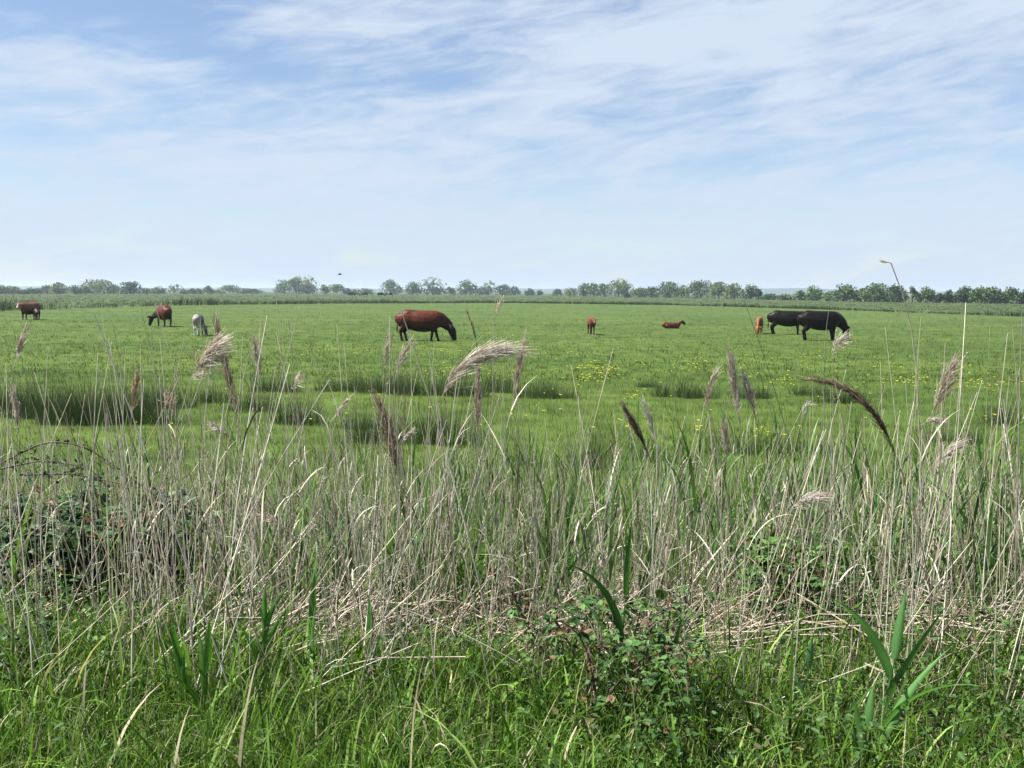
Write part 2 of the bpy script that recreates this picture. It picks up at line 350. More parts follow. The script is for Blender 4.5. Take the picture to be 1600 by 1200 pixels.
T = [
 (-22, 34, 444, 'm', 'r', 'rounded green tree cut by the left end of the treeline'),
 (5, 32, 443, 'm', 'r', 'rounded tree at the left end of the far treeline'),
 (28, 28, 446, 'p', 'r', 'pale round tree just right of the leftmost treeline tree, above the white-faced cow'),
 (43, 20, 452, 'd', 'b', 'low dark bush between two taller trees above the white-faced cow'),
 (60, 28, 449.5, 'm', 'r', 'small ragged tree above the calf beside the white-faced cow'),
 (79, 26, 445, 'm', 'r', 'round tree touching the left of a taller ragged tree, right of the white-faced cow'),
 (99, 30, 441, 'p', 'r', 'taller ragged tree with a gap in its crown, left of the big dome tree'),
 (122, 27, 445, 'm', 'r', 'round tree against the left foot of the big dome tree'),
 (139, 22, 446.5, 'm', 'b', 'small bush at the left shoulder of the big dome tree'),
 (160, 58, 436, 'p', 'r', 'broad dome tree, biggest crown at the left of the treeline'),
 (182, 24, 444, 'd', 'r', 'dark tree at the right shoulder of the big dome tree'),
 (207, 38, 439, 'd', 'r', 'single dark round tree right of the big dome tree, apart from it'),
 (233, 18, 449, 'p', 'b', 'small pale bush right of the single dark round tree'),
 (251, 26, 446.5, 'm', 'r', 'small leaning tree above the brown cow grazing with its rump turned'),
 (276, 26, 443, 'p', 's', 'slim pale open tree above the gap between brown cow and grey calf'),
 (292, 18, 451, 'm', 'b', 'low green bush left of the small dark bush above the grey calf'),
 (304, 15, 450.5, 'd', 'b', 'small dark bush above the grey calf'),
 (315, 17, 450, 'm', 'b', 'small mid green bush right of the dark bush above the grey calf'),
 (329, 18, 446, 'm', 'r', 'small upright tree with a lopsided top, right above the grey calf'),
 (345, 22, 453, 'm', 'b', 'low hedge bush right of the small lopsided tree'),
 (362, 36, 445, 'p', 'f', 'wide thin-topped tree standing above a low dark hedge, right of the grey calf'),
 (386, 26, 450, 'd', 'b', 'left dark low bush of the pair before the open blue gap'),
 (403, 28, 451, 'd', 'b', 'right dark low bush of the pair before the open blue gap'),
 (447, 32, 437, 'g', 'r', 'green sloping tree, left part of the tall clump'),
 (465, 26, 429.5, 'p', 'r', 'tallest pale tree in the middle of the tall clump'),
 (486, 32, 431, 'p', 's', 'thin see-through tree at the right of the tall clump'),
 (482, 34, 444, 'd', 'b', 'dark bush under the thin see-through tree of the tall clump'),
 (510, 17, 444, 'm', 'r', 'small pointed tree right of the tall clump'),
 (528, 29, 443.5, 'p', 'f', 'flat-topped small tree with a bare stem below the bird'),
 (543, 18, 450, 'd', 'b', 'low dark bush above the leftmost far black cattle'),
 (575, 28, 450, 'm', 'b', 'low green bush directly behind the far black cattle'),
 (558, 20, 452, 'm', 'b', 'very low bush left of the green bush behind the far cattle'),
 (612, 34, 436, 'g', 'r', 'neat round-headed green tree right of the far black cattle'),
 (646, 28, 439.5, 'm', 'r', 'upright bushy tree above the grazing red-brown cow'),
 (677, 42, 432, 'p', 's', 'broad tree with bare stems showing, above the head of the grazing red-brown cow'),
 (678, 40, 447, 'd', 'b', 'dark undergrowth bush beneath the broad bare-stemmed tree'),
 (704, 18, 447.5, 'm', 'b', 'small bush right of the broad bare-stemmed tree'),
 (728, 32, 436.5, 'm', 'r', 'full round tree with a side branch reaching right'),
 (743, 15, 441, 'p', 's', 'thin side stem leaning right from the full round tree'),
 (763, 24, 437, 'p', 's', 'open-crowned tree with see-through top over dark bushes'),
 (755, 26, 447, 'd', 'b', 'dark bush at the foot of the open-crowned tree'),
 (785, 30, 444, 'd', 'b', 'dark rounded bush right of the open-crowned tree'),
 (802, 22, 447, 'd', 'b', 'sloping last bush of the middle clump before the gap'),
 (826, 19, 449, 'd', 'b', 'lone low round bush left of a tiny bush'),
 (842, 11, 451, 'd', 'b', 'tiny bush standing alone in the gap of the treeline'),
 (869, 16, 450, 'd', 'b', 'lone small round bush left of the red calf facing forward'),
 (889, 22, 448, 'p', 'r', 'small pale tree at the left start of the clump above the forward-facing calf'),
 (910, 28, 442, 'm', 'r', 'mid green round tree above the forward-facing red calf'),
 (926, 20, 440.5, 'm', 'r', 'narrow tree with a jagged top above the forward-facing red calf'),
 (941, 24, 442, 'm', 'r', 'round tree touching the left of the tall swept-top tree'),
 (964, 44, 435, 'p', 'r', 'tall swept-top pale tree right of the forward-facing calf'),
 (977, 9, 455, 'd', 'b', 'tiny bush standing in front of the tall swept-top pale tree', .88),
 (996, 28, 448, 'm', 'b', 'low hedge bush right of the tall swept-top pale tree'),
 (1015, 24, 446, 'd', 'r', 'low dark tree left of the rounded tree above the lying calf'),
 (1037, 46, 439, 'm', 'r', 'rounded tree above the lying calf'),
 (1062, 24, 445, 'm', 'r', 'lower tree filling the dip right above the lying calf'),
 (1091, 54, 437, 'm', 'r', 'broad tall dome tree between lying calf and orange calf'),
 (1119, 32, 439, 'p', 'r', 'round tree on the right shoulder of the broad tall dome tree'),
 (1143, 32, 442, 'p', 'r', 'pale mottled tree left of the last tree before the hill gap'),
 (1168, 28, 442.5, 'm', 'r', 'last round tree of the clump, above the orange calf'),
 (1181, 12, 448, 'd', 'b', 'small dark bush on the edge of the hill gap'),
 (1199, 30, 458, 'd', 'b', 'low left hedge bush in the gap showing the blue hill'),
 (1224, 30, 459, 'd', 'b', 'low right hedge bush in the gap showing the blue hill'),
 (1247, 26, 453, 'm', 'b', 'sloping bush at the left foot of the leaning tree over the black cows'),
 (1268, 30, 445, 'g', 'r', 'lopsided tree leaning right above the two black cows'),
 (1290, 18, 455, 'm', 'b', 'low bush between the leaning tree and next dome above the black cows'),
 (1312, 44, 443, 'm', 'r', 'dome tree just above the right black cow'),
 (1343, 30, 449, 'm', 'b', 'lower bush left of the long broad tree by the tallest reed'),
 (1367, 50, 441, 'm', 'r', 'long broad tree left of the tallest reed'),
 (1396, 32, 442, 'd', 'r', 'dark round tree directly left of the tallest reed'),
 (1419, 18, 446, 'p', 's', 'thin open tree behind the tallest reed'),
 (1440, 32, 447, 'm', 'r', 'round tree just right of the tallest reed'),
 (1461, 16, 457, 'd', 'b', 'low dark bush in the dip right of the tallest reed'),
 (1477, 24, 452, 'm', 'b', 'short bush right of the dip, left of the long even clump'),
 (1499, 36, 446, 'd', 'r', 'dark left tree of the long even clump'),
 (1523, 30, 446, 'g', 'r', 'green tree second in the long even clump at the right'),
 (1546, 32, 447, 'm', 'r', 'middle tree of the long even clump at the right'),
 (1571, 32, 447, 'm', 'r', 'fourth tree of the long even clump at the right'),
 (1594, 26, 451, 'd', 'r', 'last smaller tree at the right end of the treeline'),
]
for row in T:
    px, w, top, tone, st, lab = row[:6]
    tree(px, w, top, tone, lab, st, 'bush' if st == 'b' else 'tree', row[6] if len(row) > 6 else 1.0)

# ------------------------------------------------------------------ cattle
def loft(bag, pts, ra, rb, ref=(0, 1, 0), n=12):
    """closed elliptic tube: ra along ref (sideways), rb across"""
    pts = np.asarray(pts, float); K = len(pts)
    Tn = np.gradient(pts, axis=0); Tn /= np.linalg.norm(Tn, axis=1, keepdims=True)
    ref = np.asarray(ref, float)
    S = ref-Tn*(Tn@ref)[:, None]; S /= np.linalg.norm(S, axis=1, keepdims=True)
    U = np.cross(Tn, S)
    a = np.arange(n)*2*np.pi/n
    ra = np.asarray(ra)[:, None, None]; rb = np.asarray(rb)[:, None, None]
    V = pts[:, None, :]+ra*np.cos(a)[None, :, None]*S[:, None, :]+rb*np.sin(a)[None, :, None]*U[:, None, :]
    Vl = np.concatenate([V.reshape(-1, 3), pts[:1]-Tn[:1]*.3*float(min(ra[0, 0, 0], rb[0, 0, 0])), pts[-1:]+Tn[-1:]*.3*float(min(ra[-1, 0, 0], rb[-1, 0, 0]))])
    b = bag['n']; fs = []
    for k in range(K-1):
        for j in range(n):
            fs.append((b+k*n+j, b+k*n+(j+1) % n, b+(k+1)*n+(j+1) % n, b+(k+1)*n+j))
    for j in range(n):
        fs.append((b+K*n, b+(j+1) % n, b+j)); fs.append((b+K*n+1, b+(K-1)*n+j, b+(K-1)*n+(j+1) % n))
    bag['V'].append(Vl); bag['F'] += fs; bag['n'] += len(Vl)

def cattle_mesh(name, coat, pose='graze', slim=1.0, legk=1.0, hy=0.0, hind=(0, .1), fore=(0, .0), voxel=.03, lie=False, headz=0.0, tail=True):
    bag = {'V': [], 'F': [], 'n': 0}
    sec = np.array([[-1.03, 1.12, .15, .13], [-1.0, 1.05, .26, .21], [-.88, .97, .37, .285], [-.68, .935, .41, .325], [-.45, .895, .425, .34], [-.2, .855, .455, .39], [.08, .845, .46, .39],
                    [.32, .87, .44, .335], [.5, .91, .40, .29], [.62, .93, .345, .25], [.74, .90, .27, .19]])
    top = sec[:, 1]+sec[:, 2]
    rz = sec[:, 2]*slim; zc = top-rz; ry = sec[:, 3]*(slim*.85+.15*slim)
    dz = 0.0
    if lie: dz = -(np.min(zc-rz))-.02
    loft(bag, np.stack([sec[:, 0], 0*zc, zc+dz], -1), ry, rz, n=16)
    hb = None
    if pose == 'graze':
        nk = np.array([[.42, 0, .97], [.70, .02*hy, .92], [.95, .35*hy, .76], [1.12, .8*hy, .60]])
        poll = np.array([1.17, 1.0*hy, .58]); muz = np.array([1.33, 1.3*hy, .06])
        loft(bag, nk, np.array([.22, .17, .135, .12])*(slim*.5+.5), np.array([.33, .31, .25, .20])*(slim*.5+.5))
    else:
        nk = np.array([[.45, 0, 1.0], [.7, 0, 1.08], [.88, .1*hy, 1.2+headz], [.98, .25*hy, 1.28+headz]])
        c, s = math.cos(hy), math.sin(hy)
        poll = np.array([1.02, .25*hy, 1.33+headz]); muz = poll+np.array([.42*c, .42*s, -.30])
        loft(bag, nk+np.array([0, 0, dz]), np.array([.2, .16, .12, .1])*(slim*.5+.5), np.array([.32, .25, .18, .14])*(slim*.5+.5))
        poll = poll+np.array([0, 0, dz]); muz = muz+np.array([0, 0, dz])
    hd = muz-poll; hd /= np.linalg.norm(hd); hl = np.linalg.norm(muz-poll)
    side = np.cross(hd, [0, 0, 1.]) if abs(hd[2]) < .95 else np.array([0, 1., 0])
    if pose == 'graze': side = np.array([-math.sin(.9*hy), math.cos(.9*hy), 0])
    side /= np.linalg.norm(side)
    hp = np.array([poll-hd*.05, poll+hd*.1, poll+hd*.26, poll+hd*.42, muz])
    loft(bag, hp, [.09, .135, .115, .09, .095], [.11, .175, .155, .115, .10], ref=side)
    fw = np.cross(side, hd); fw *= 1 if fw[2] > 0 or pose == 'graze' else -1
    for sg in (-1, 1):   # ears
        e0 = poll+side*sg*.1-hd*.0
        loft(bag, [e0, e0+side*sg*.12+np.array([0, 0, .02]), e0+side*sg*.25-np.array([0, 0, .03])], [.04, .085, .035], [.035, .035, .028], ref=hd)
    zs = top[3]+dz
    for sg in (-1, 1):   # hip bones and shoulder blades
        loft(bag, [[-.76, .15*sg*slim, zs-.13], [-.62, .205*sg*slim, zs-.14], [-.46, .17*sg*slim, zs-.16]], [.04, .06, .04], [.05, .06, .05], n=8)
        loft(bag, [[.36, .18*sg*slim, zs-.2], [.42, .2*sg*slim, zs-.42], [.5, .19*sg*slim, zs-.62]], [.08, .115, .09], [.12, .19, .13], n=10)
    loft(bag, [[.35, 0, zs-.72*slim], [.62, 0, zs-.66*slim], [.8, 0, zs-.5*slim]], [.12, .13, .08], [.12, .13, .1], n=10)
    if not lie:
        for i, sg in enumerate((-1, 1)):
            f = fore[i]; h = hind[i]
            yy = .17*slim*sg
            kx = .45+f*.55; hx = .45+f
            loft(bag, [[.42, yy, .95], [.43+f*.2, yy, .68], [kx, yy*1.0, .38], [hx, yy, .1], [hx+.02, yy, .05], [hx+.04, yy, 0.0]],
                 np.array([.10, .10, .062, .046, .058, .064]), np.array([.16, .14, .072, .05, .062, .075]), n=10)
            yy = .18*slim*sg
            loft(bag, [[-.76, yy*.9, .96], [-.68+h*.25, yy, .72], [-.80+h*.6, yy*.95, .55], [-.93+h*.8, yy*.9, .42], [-.90+h*.95, yy*.9, .24], [-.87+h, yy*.9, .08], [-.84+h, yy*.9, 0.0]],
                 np.array([.12, .12, .095, .062, .05, .055, .062]), np.array([.20, .2, .135, .085, .056, .062, .075]), n=10)
    else:
        for sg in (-1, 1):
            loft(bag, [[.4, .2*sg*slim, .25], [.62, .26*sg*slim, .12], [.72, .25*sg*slim, .06], [.5, .27*sg*slim, .05]], [.08, .07, .06, .045], [.1, .08, .06, .05], n=8, ref=(0, .3, 1))
            loft(bag, [[-.7, .22*sg*slim, .3], [-.42, .33*sg*slim, .16], [-.62, .36*sg*slim, .08], [-.4, .38*sg*slim, .05]], [.16, .11, .07, .05], [.2, .12, .07, .05], n=8, ref=(0, .3, 1))
    if tail:
        zt = top[0]-.03+dz
        zb = (.42 if not lie else .1)
        loft(bag, [[-.95, 0, zt-.05], [-1.06, .01, zt-.13], [-1.09, .02, zt*.7+zb*.3], [-1.085, .03, zt*.35+zb*.65], [-1.08, .03, zb+.08], [-1.08, .03, zb-.08]], [.035, .033, .026, .024, .045, .025], [.035, .033, .026, .024, .045, .025], ref=(0, 1, 0), n=8)
    V = np.concatenate(bag['V'])
    if legk != 1.0 and not lie:   # longer legs: stretch everything below the belly
        bel = .42
        zz = V[:, 2]
        V[:, 2] = np.where(zz < bel, zz*legk, zz+(legk-1)*bel)
        if pose == 'graze':
            sel = V[:, 0] > .9; V[sel, 2] -= (legk-1)*bel*np.clip((V[sel, 0]-.9)/.25, 0, 1)
    me = bpy.data.meshes.new('raw'); me.from_pydata([tuple(v) for v in V], [], bag['F']); me.update()
    tmp = bpy.data.objects.new('raw', me); C.objects.link(tmp)
    r = tmp.modifiers.new('r', 'REMESH'); r.mode = 'VOXEL'; r.voxel_size = voxel; r.use_smooth_shade = True
    s = tmp.modifiers.new('s', 'SMOOTH'); s.factor = .5; s.iterations = 3
    dg = bpy.context.evaluated_depsgraph_get(); dg.update()
    out = bpy.data.meshes.new_from_object(tmp.evaluated_get(dg)); out.name = name
    bpy.data.objects.remove(tmp)
    n = len(out.vertices); co = np.empty(n*3, np.float32); out.vertices.foreach_get('co', co); co = co.reshape(-1, 3)
    head = np.clip(1-np.linalg.norm(co-(poll+muz)/2, axis=1)/.45, 0, 1)
    hd_t = (co-poll)@hd/hl
    col = coat(co, head, hd_t)
    if out.attributes.get('tint'): out.attributes.remove(out.attributes['tint'])
    set_tint(out, col); out.materials.clear(); out.materials.append(M_coat)
    out.polygons.foreach_set('use_smooth', np.ones(len(out.polygons), bool))
    return out, poll, hd, side
def blend(a, b, k): return np.asarray(a)*(1-k[:, None])+np.asarray(b)*k[:, None]
def coat_red(co, head, t, base=(.135, .040, .021), dark=(.022, .012, .01), hdark=1.0, back=True):
    x, y, z = co.T
    n = vnoise(x*4, z*4+y*3, 1, 2)
    k = sstep(1.0, .5, z+.12*n)*.85  # flank darkens downward: high-sun shade put into the coat, plus dark legs
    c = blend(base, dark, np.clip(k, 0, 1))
    c = blend(c, dark, np.clip(sstep(.02, .25, head)*hdark, 0, 1)*.92)
    nk = sstep(.62, .95, x)*hdark; c = blend(c, dark, nk*.8)
    if back:
        b = np.exp(-((x+.42)/.14)**2-((z-1.33)/.07)**2); c = blend(c, dark, np.clip(b, 0, 1)*.9)
    return c
def coat_black(co, head, t):
    x, y, z = co.T; n = vnoise(x*3, z*3+y*2, 1, 4)
    return blend((.010, .008, .008), (.020, .014, .012), np.clip(.5+.5*n, 0, 1))
def coat_whiteface(co, head, t):
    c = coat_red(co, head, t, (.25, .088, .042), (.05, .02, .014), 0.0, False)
    x, y, z = co.T
    c = blend(c, (.42, .20, .17), sstep(.1, .4, head)*(t > -.1))
    c = blend(c, (.60, .50, .46), sstep(.55, .8, t)*(head > .05))
    c = blend(c, (.03, .02, .02), sstep(-.8, -.98, x)*.75)
    return c
def coat_orange(co, head, t):
    x, y, z = co.T; n = vnoise(x*4, z*4+y*3, 1, 5)
    c = blend((.30, .115, .045), (.36, .15, .06), np.clip(.5+.5*n, 0, 1))
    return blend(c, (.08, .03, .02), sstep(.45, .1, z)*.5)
def coat_redcalf(co, head, t):
    x, y, z = co.T; n = vnoise(x*4, z*4+y*3, 1, 6)
    c = blend((.17, .055, .028), (.21, .075, .04), np.clip(.5+.5*n, 0, 1))
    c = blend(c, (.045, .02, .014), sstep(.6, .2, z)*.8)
    return blend(c, (.03, .016, .012), sstep(.7, .9, t)*(head > .05))
def coat_lying(co, head, t):
    x, y, z = co.T
    c = blend((.19, .064, .032), (.04, .017, .012), sstep(.12, .4, head)*.9)
    return c
def coat_grey(co, head, t):
    x, y, z = co.T; n = vnoise(x*2.2+1, z*2.2+y*2.5, 1, 7)
    c = blend((.45, .41, .38), (.80, .76, .70), sstep(-.2, .3, n))
    c = blend(c, (.07, .065, .065), sstep(.3, .6, vnoise(x*2+4, z*1.6-y*2, 1, 9)))
    c = blend(c, (1.1, 1.1, 1.05), sstep(.42, .28, z)*(y > 0))
    return blend(c, (.05, .045, .045), sstep(.42, .28, z)*(y <= 0)*.7)
def coat_greybrown(co, head, t):
    x, y, z = co.T; n = vnoise(x*2.5+1, z*2.5+y*2, 1, 8)
    c = blend((.055, .05, .042), (.11, .10, .085), np.clip(.5+.6*n, 0, 1))
    return blend(c, (.28, .15, .09), sstep(.05, .3, head))
def coat_pied(co, head, t):
    x, y, z = co.T
    return blend((.012, .012, .012), (.75, .75, .72), sstep(.05, .3, vnoise(x*2, z*1.5, 1, 3)))

def put(name, px, py, dirv, H, mesh_args, label, group, horn=None, D=None, rawH=1.33):
    g = G(px, py) if D is None else np.array([*P(px, 600, D)[:2], 0])
    me, poll, hd, side = cattle_mesh(name, **mesh_args)
    o = link(name, me, None, (g[0], g[1], float(terr(g[0], g[1]))-.02))
    s = H/rawH
    vv = np.array([g[0], g[1]])/np.hypot(g[0], g[1]); rr = np.array([vv[1], -vv[0]]); dirv = dirv[0]*rr+dirv[1]*vv   # given as (across, away)
    o.scale = (s, s, s); o.rotation_euler = (0, 0, math.atan2(dirv[1], dirv[0]))
    tag(o, label, 'cow' if name == 'cow' else 'calf', group)
    if horn:
        for sg in (-1, 1):
            b = poll+side*sg*.085-hd*.05
            pth = np.array([[b, b+side*sg*.07-hd*.04, b+side*sg*.11-hd*.11]])
            V, Q = tubes(pth, np.array([[.032, .024, .008]]), 6)
            link('horn', make_mesh('horn', V, Q, horn, M_horn, True), o)
    return o
HG = 'cattle grazing in the pasture'
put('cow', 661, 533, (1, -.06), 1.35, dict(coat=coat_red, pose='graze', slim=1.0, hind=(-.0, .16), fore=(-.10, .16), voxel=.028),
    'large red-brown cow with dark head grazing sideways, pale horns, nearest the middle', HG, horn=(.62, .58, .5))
put('cow', 46, 499.5, (-.66, -.75), 1.22, dict(coat=coat_whiteface, pose='stand', slim=1.0, hy=.35, hind=(0, .08), fore=(0, .06), headz=-.14, voxel=.032),
    'red cow with pale pinkish face standing with head raised beside a dark calf', HG)
put('calf', 56, 499.5, (.1, -1), .80, dict(coat=coat_greybrown, pose='stand', slim=.8, legk=1.15, headz=-.2, voxel=.035),
    'dark grey calf with brownish head standing at the rear of the pale-faced cow', HG, rawH=1.4)
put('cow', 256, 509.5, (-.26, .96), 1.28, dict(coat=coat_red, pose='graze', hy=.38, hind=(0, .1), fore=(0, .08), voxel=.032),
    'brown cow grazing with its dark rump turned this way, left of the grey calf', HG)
put('calf', 311, 525, (.16, .98), 1.0, dict(coat=coat_grey, pose='graze', slim=.84, legk=1.2, hy=-.2, hind=(0, .1), fore=(0, .06), voxel=.035),
    'grey and white patched calf with one bright white leg', HG, rawH=1.4)
put('calf', 924, 523, (.14, -.99), .9, dict(coat=coat_redcalf, pose='stand', slim=.76, legk=1.2, hy=.1, hind=(0, .08), fore=(-.02, .05), headz=-.22, voxel=.035),
    'red-brown calf standing and facing straight out with all legs showing', HG, rawH=1.4)
put('calf', 1050, 513, (.9, .4), .40, dict(coat=coat_lying, pose='stand', slim=.72, lie=True, hy=.1, headz=.08, voxel=.035, tail=False),
    'reddish calf lying down in the grass with its dark head up', HG, rawH=.66)
put('calf', 1186, 521.5, (-.10, -1), .92, dict(coat=coat_orange, pose='graze', slim=.76, legk=1.15, hy=.0, voxel=.035),
    'orange calf grazing head-on just left of the black cows', HG, rawH=1.4)
put('cow', 1232, 522.5, (1, .12), 1.27, dict(coat=coat_black, pose='stand', headz=-.42, slim=.94, hind=(0, .12), fore=(0, .06), voxel=.032),
    'black cow partly hidden behind another black cow, its tail and rump showing at the left', HG)
put('cow', 1284, 531.5, (.90, .42), 1.38, dict(coat=coat_black, pose='graze', slim=.94, hy=.25, hind=(0, .2), fore=(0, .08), voxel=.032),
    'black cow standing in front of the other black cow, broad side shown', HG)
FG = 'tiny far cattle in the rough grass below the treeline'
def far_cow(px, D, coat, dirv, label):
    o = put('cow', px, 0, dirv, 1.45, dict(coat=coat, pose='graze', voxel=.06), label, FG, D=D)
    o.location.z += .25
far_cow(550, 330, coat_black, (1, .2), 'leftmost tiny black cow of the far herd below the low bushes')
far_cow(559, 345, coat_pied, (.7, .7), 'tiny pale-patched cow second from left in the far herd')
far_cow(571, 335, coat_black, (-1, .1), 'tiny black cow alone in the middle of the far herd')
far_cow(596, 335, coat_black, (1, 0), 'tiny black cow left of the white-backed one below the round-headed tree')
far_cow(608, 330, coat_pied, (1, .1), 'tiny black and white cow at the right end of the far herd')

# bird
def build_bird():
    p = P(531, 429, 90)
    b = Bag()
    paths = np.array([[[-.2, 0, 0], [-.08, 0, .01], [.08, 0, .02], [.2, 0, .03]]]); V, Q = tubes(paths, np.array([[.015, .055, .06, .015]]), 8)
    b.add(V, Q, (.09, .08, .075))
    o = link('bird', b.mesh('bird', M_coat, True), None, p); o.rotation_euler = (0, 0, .5)
    tag(o, 'small dark bird flying in the pale sky above the treeline', 'bird')
    for sg in (-1, 1):
        V = np.array([[.09, .03*sg, .02], [-.06, .03*sg, .02], [-.05, .2*sg, .12], [.07, .22*sg, .12], [-.02, .42*sg, .06], [.03, .43*sg, .06]])
        V = np.concatenate([V, V-[0, 0, .012]])
        Q = np.array([[0, 1, 2, 3], [3, 2, 4, 5], [6, 9, 8, 7], [9, 11, 10, 8], [0, 3, 9, 6], [3, 5, 11, 9], [1, 7, 8, 2], [2, 8, 10, 4], [4, 10, 11, 5], [0, 6, 7, 1]])
        link('wing', make_mesh('wing', V, Q, (.08, .075, .07), M_coat), o)
build_bird()

# ------------------------------------------------------------------ rush tufts
RT = [
 (8, 640, 80, 576, 'dark rush clump at the far left edge of the pasture'),
 (58, 652, 95, 570, 'tall dark rush clump below the pale-faced cow, left of the long rush band'),
 (112, 662, 100, 568, 'dark rush clump in the long rush band, second from the left-hand pale plume'),
 (160, 655, 90, 570, 'rush clump in the middle of the long dark rush band'),
 (212, 660, 95, 570, 'rush clump behind the short upright brown plume'),
 (262, 636, 75, 576, 'rush clump below the brown cow with turned rump'),
 (338, 628, 60, 590, 'small rush clump just right of the slanting feathery plume'),
 (392, 640, 60, 588, 'rush clump behind the brown twisted plume below the grey calf'),
 (468, 660, 70, 596, 'round dark rush clump standing alone behind the thin pale stalk'),
 (432, 612, 80, 575, 'low wide rush clump above the round dark clump'),
 (540, 611, 80, 573, 'rush clump at the left of the middle rush band'),
 (598, 615, 80, 571, 'rush clump below the rump of the large red-brown cow'),
 (655, 617, 80, 572, 'rush clump below the belly of the large red-brown cow'),
 (722, 619, 80, 574, 'rush clump hidden behind the big arched plume'),
 (778, 613, 55, 574, 'rush clump between the arched plume and the upright brown plume'),
 (600, 690, 100, 620, 'broad near rush clump left of the tall fuzzy upright plume'),
 (690, 692, 100, 606, 'tall near rush clump below the big arched plume'),
 (562, 668, 60, 630, 'lower near rush clump behind the drooping thin plume'),
 (838, 622, 55, 577, 'rush clump right of the upright pale-brown plume'),
 (876, 622, 45, 586, 'right half of the rush pair left of the thick buttercups'),
 (926, 730, 50, 652, 'slender near rush clump standing alone in bright grass below the buttercups'),
 (1012, 604, 30, 588, 'small rush clump right of the thick buttercups'),
 (1052, 620, 60, 583, 'left rush clump of the pair below the lying calf'),
 (1093, 622, 55, 584, 'right rush clump of the pair below the lying calf'),
 (1178, 622, 60, 590, 'rush clump behind the two pale upright plumes'),
 (1266, 618, 50, 592, 'rush clump under the tip of the dark arched plume'),
 (1318, 630, 75, 588, 'rush clump under the bend of the dark arched plume'),
 (1148, 706, 70, 664, 'low near rush clump behind the pale short plume'),
 (1236, 708, 110, 645, 'wide near rush clump right of the two pale upright plumes'),
 (1020, 718, 70, 672, 'near rush clump behind the dark and white leaning plumes'),
 (812, 722, 60, 684, 'near rush clump left of the slender lone clump'),
 (1568, 662, 60, 606, 'rush clump behind the tall stalks at the far right edge'),
 (1490, 690, 90, 650, 'low rush clump behind the plumes right of the tallest reed'),
]
for px, by, w, ty, lab in RT:
    g = G(px, by); x0, y0 = g[0], g[1]
    H = max(.25, P(px, ty, y0+.1)[2])*1.02; W = w/F*y0
    n = int(np.clip(1500*W*max(H, .5), 420, 2100))
    a = rng.random(n)*2*np.pi; r = np.sqrt(rng.random(n))
    ks = max(5, int(W*6)); sub = rng.integers(0, ks, n); cx_ = (np.linspace(-.38, .38, ks)+rng.normal(0, .03, ks))*W; cy_ = rng.normal(0, .06, ks)*W; ch = np.exp(rng.normal(-.06, .2, ks)).clip(.5, 1.1); cw = rng.uniform(.14, .24, ks)
    dx = cx_[sub]+r*np.cos(a)*cw[sub]*(.6+.4*W); dy = cy_[sub]+r*np.sin(a)*cw[sub]
    z = terr(x0+dx, y0+dy)
    ln = np.abs(rng.normal(.04, .1, n))+.3*r
    L = ch[sub]*H*np.minimum(np.exp(rng.normal(-.3, .3, n)), 1.08)*(1-.45*r**2)/np.cos(ln*.8)
    sk = rng.random(n) < .36; L[sk] *= rng.uniform(.25, .6, sk.sum()); dx[sk] *= 1.15; dy[sk] -= np.minimum(np.abs(rng.normal(0, .07, sk.sum())), .10); ln[sk] += .25; z = terr(x0+dx, y0+dy)
    base = np.stack([dx, dy, z-.02], -1)
    V, Q, t, _ = ribbons(base, a+rng.normal(0, .5, n), L, np.full(n, .0045)*np.exp(rng.normal(0, .2, n))*(y0/13)**.6, ln, rng.normal(.1, .14, n), face=rng.normal(0, .7, n), nseg=3, belly=.2, tip=.2)
    c = mixpick([(.078, .128, .05), (.10, .17, .055), (.065, .10, .045), (.22, .19, .10)], [.40, .32, .2, .08], n)*np.exp(rng.normal(0, .2, (n, 1))); c[sk] = np.array([.085, .165, .026])*np.exp(rng.normal(0, .2, (sk.sum(), 1)))
    o = link('rush_tuft', make_mesh('rush_tuft', V, Q, np.repeat(c, 8, 0), M_rush), None, (x0, y0, 0))
    tag(o, lab, 'rush clump', 'rush clumps in the near pasture')

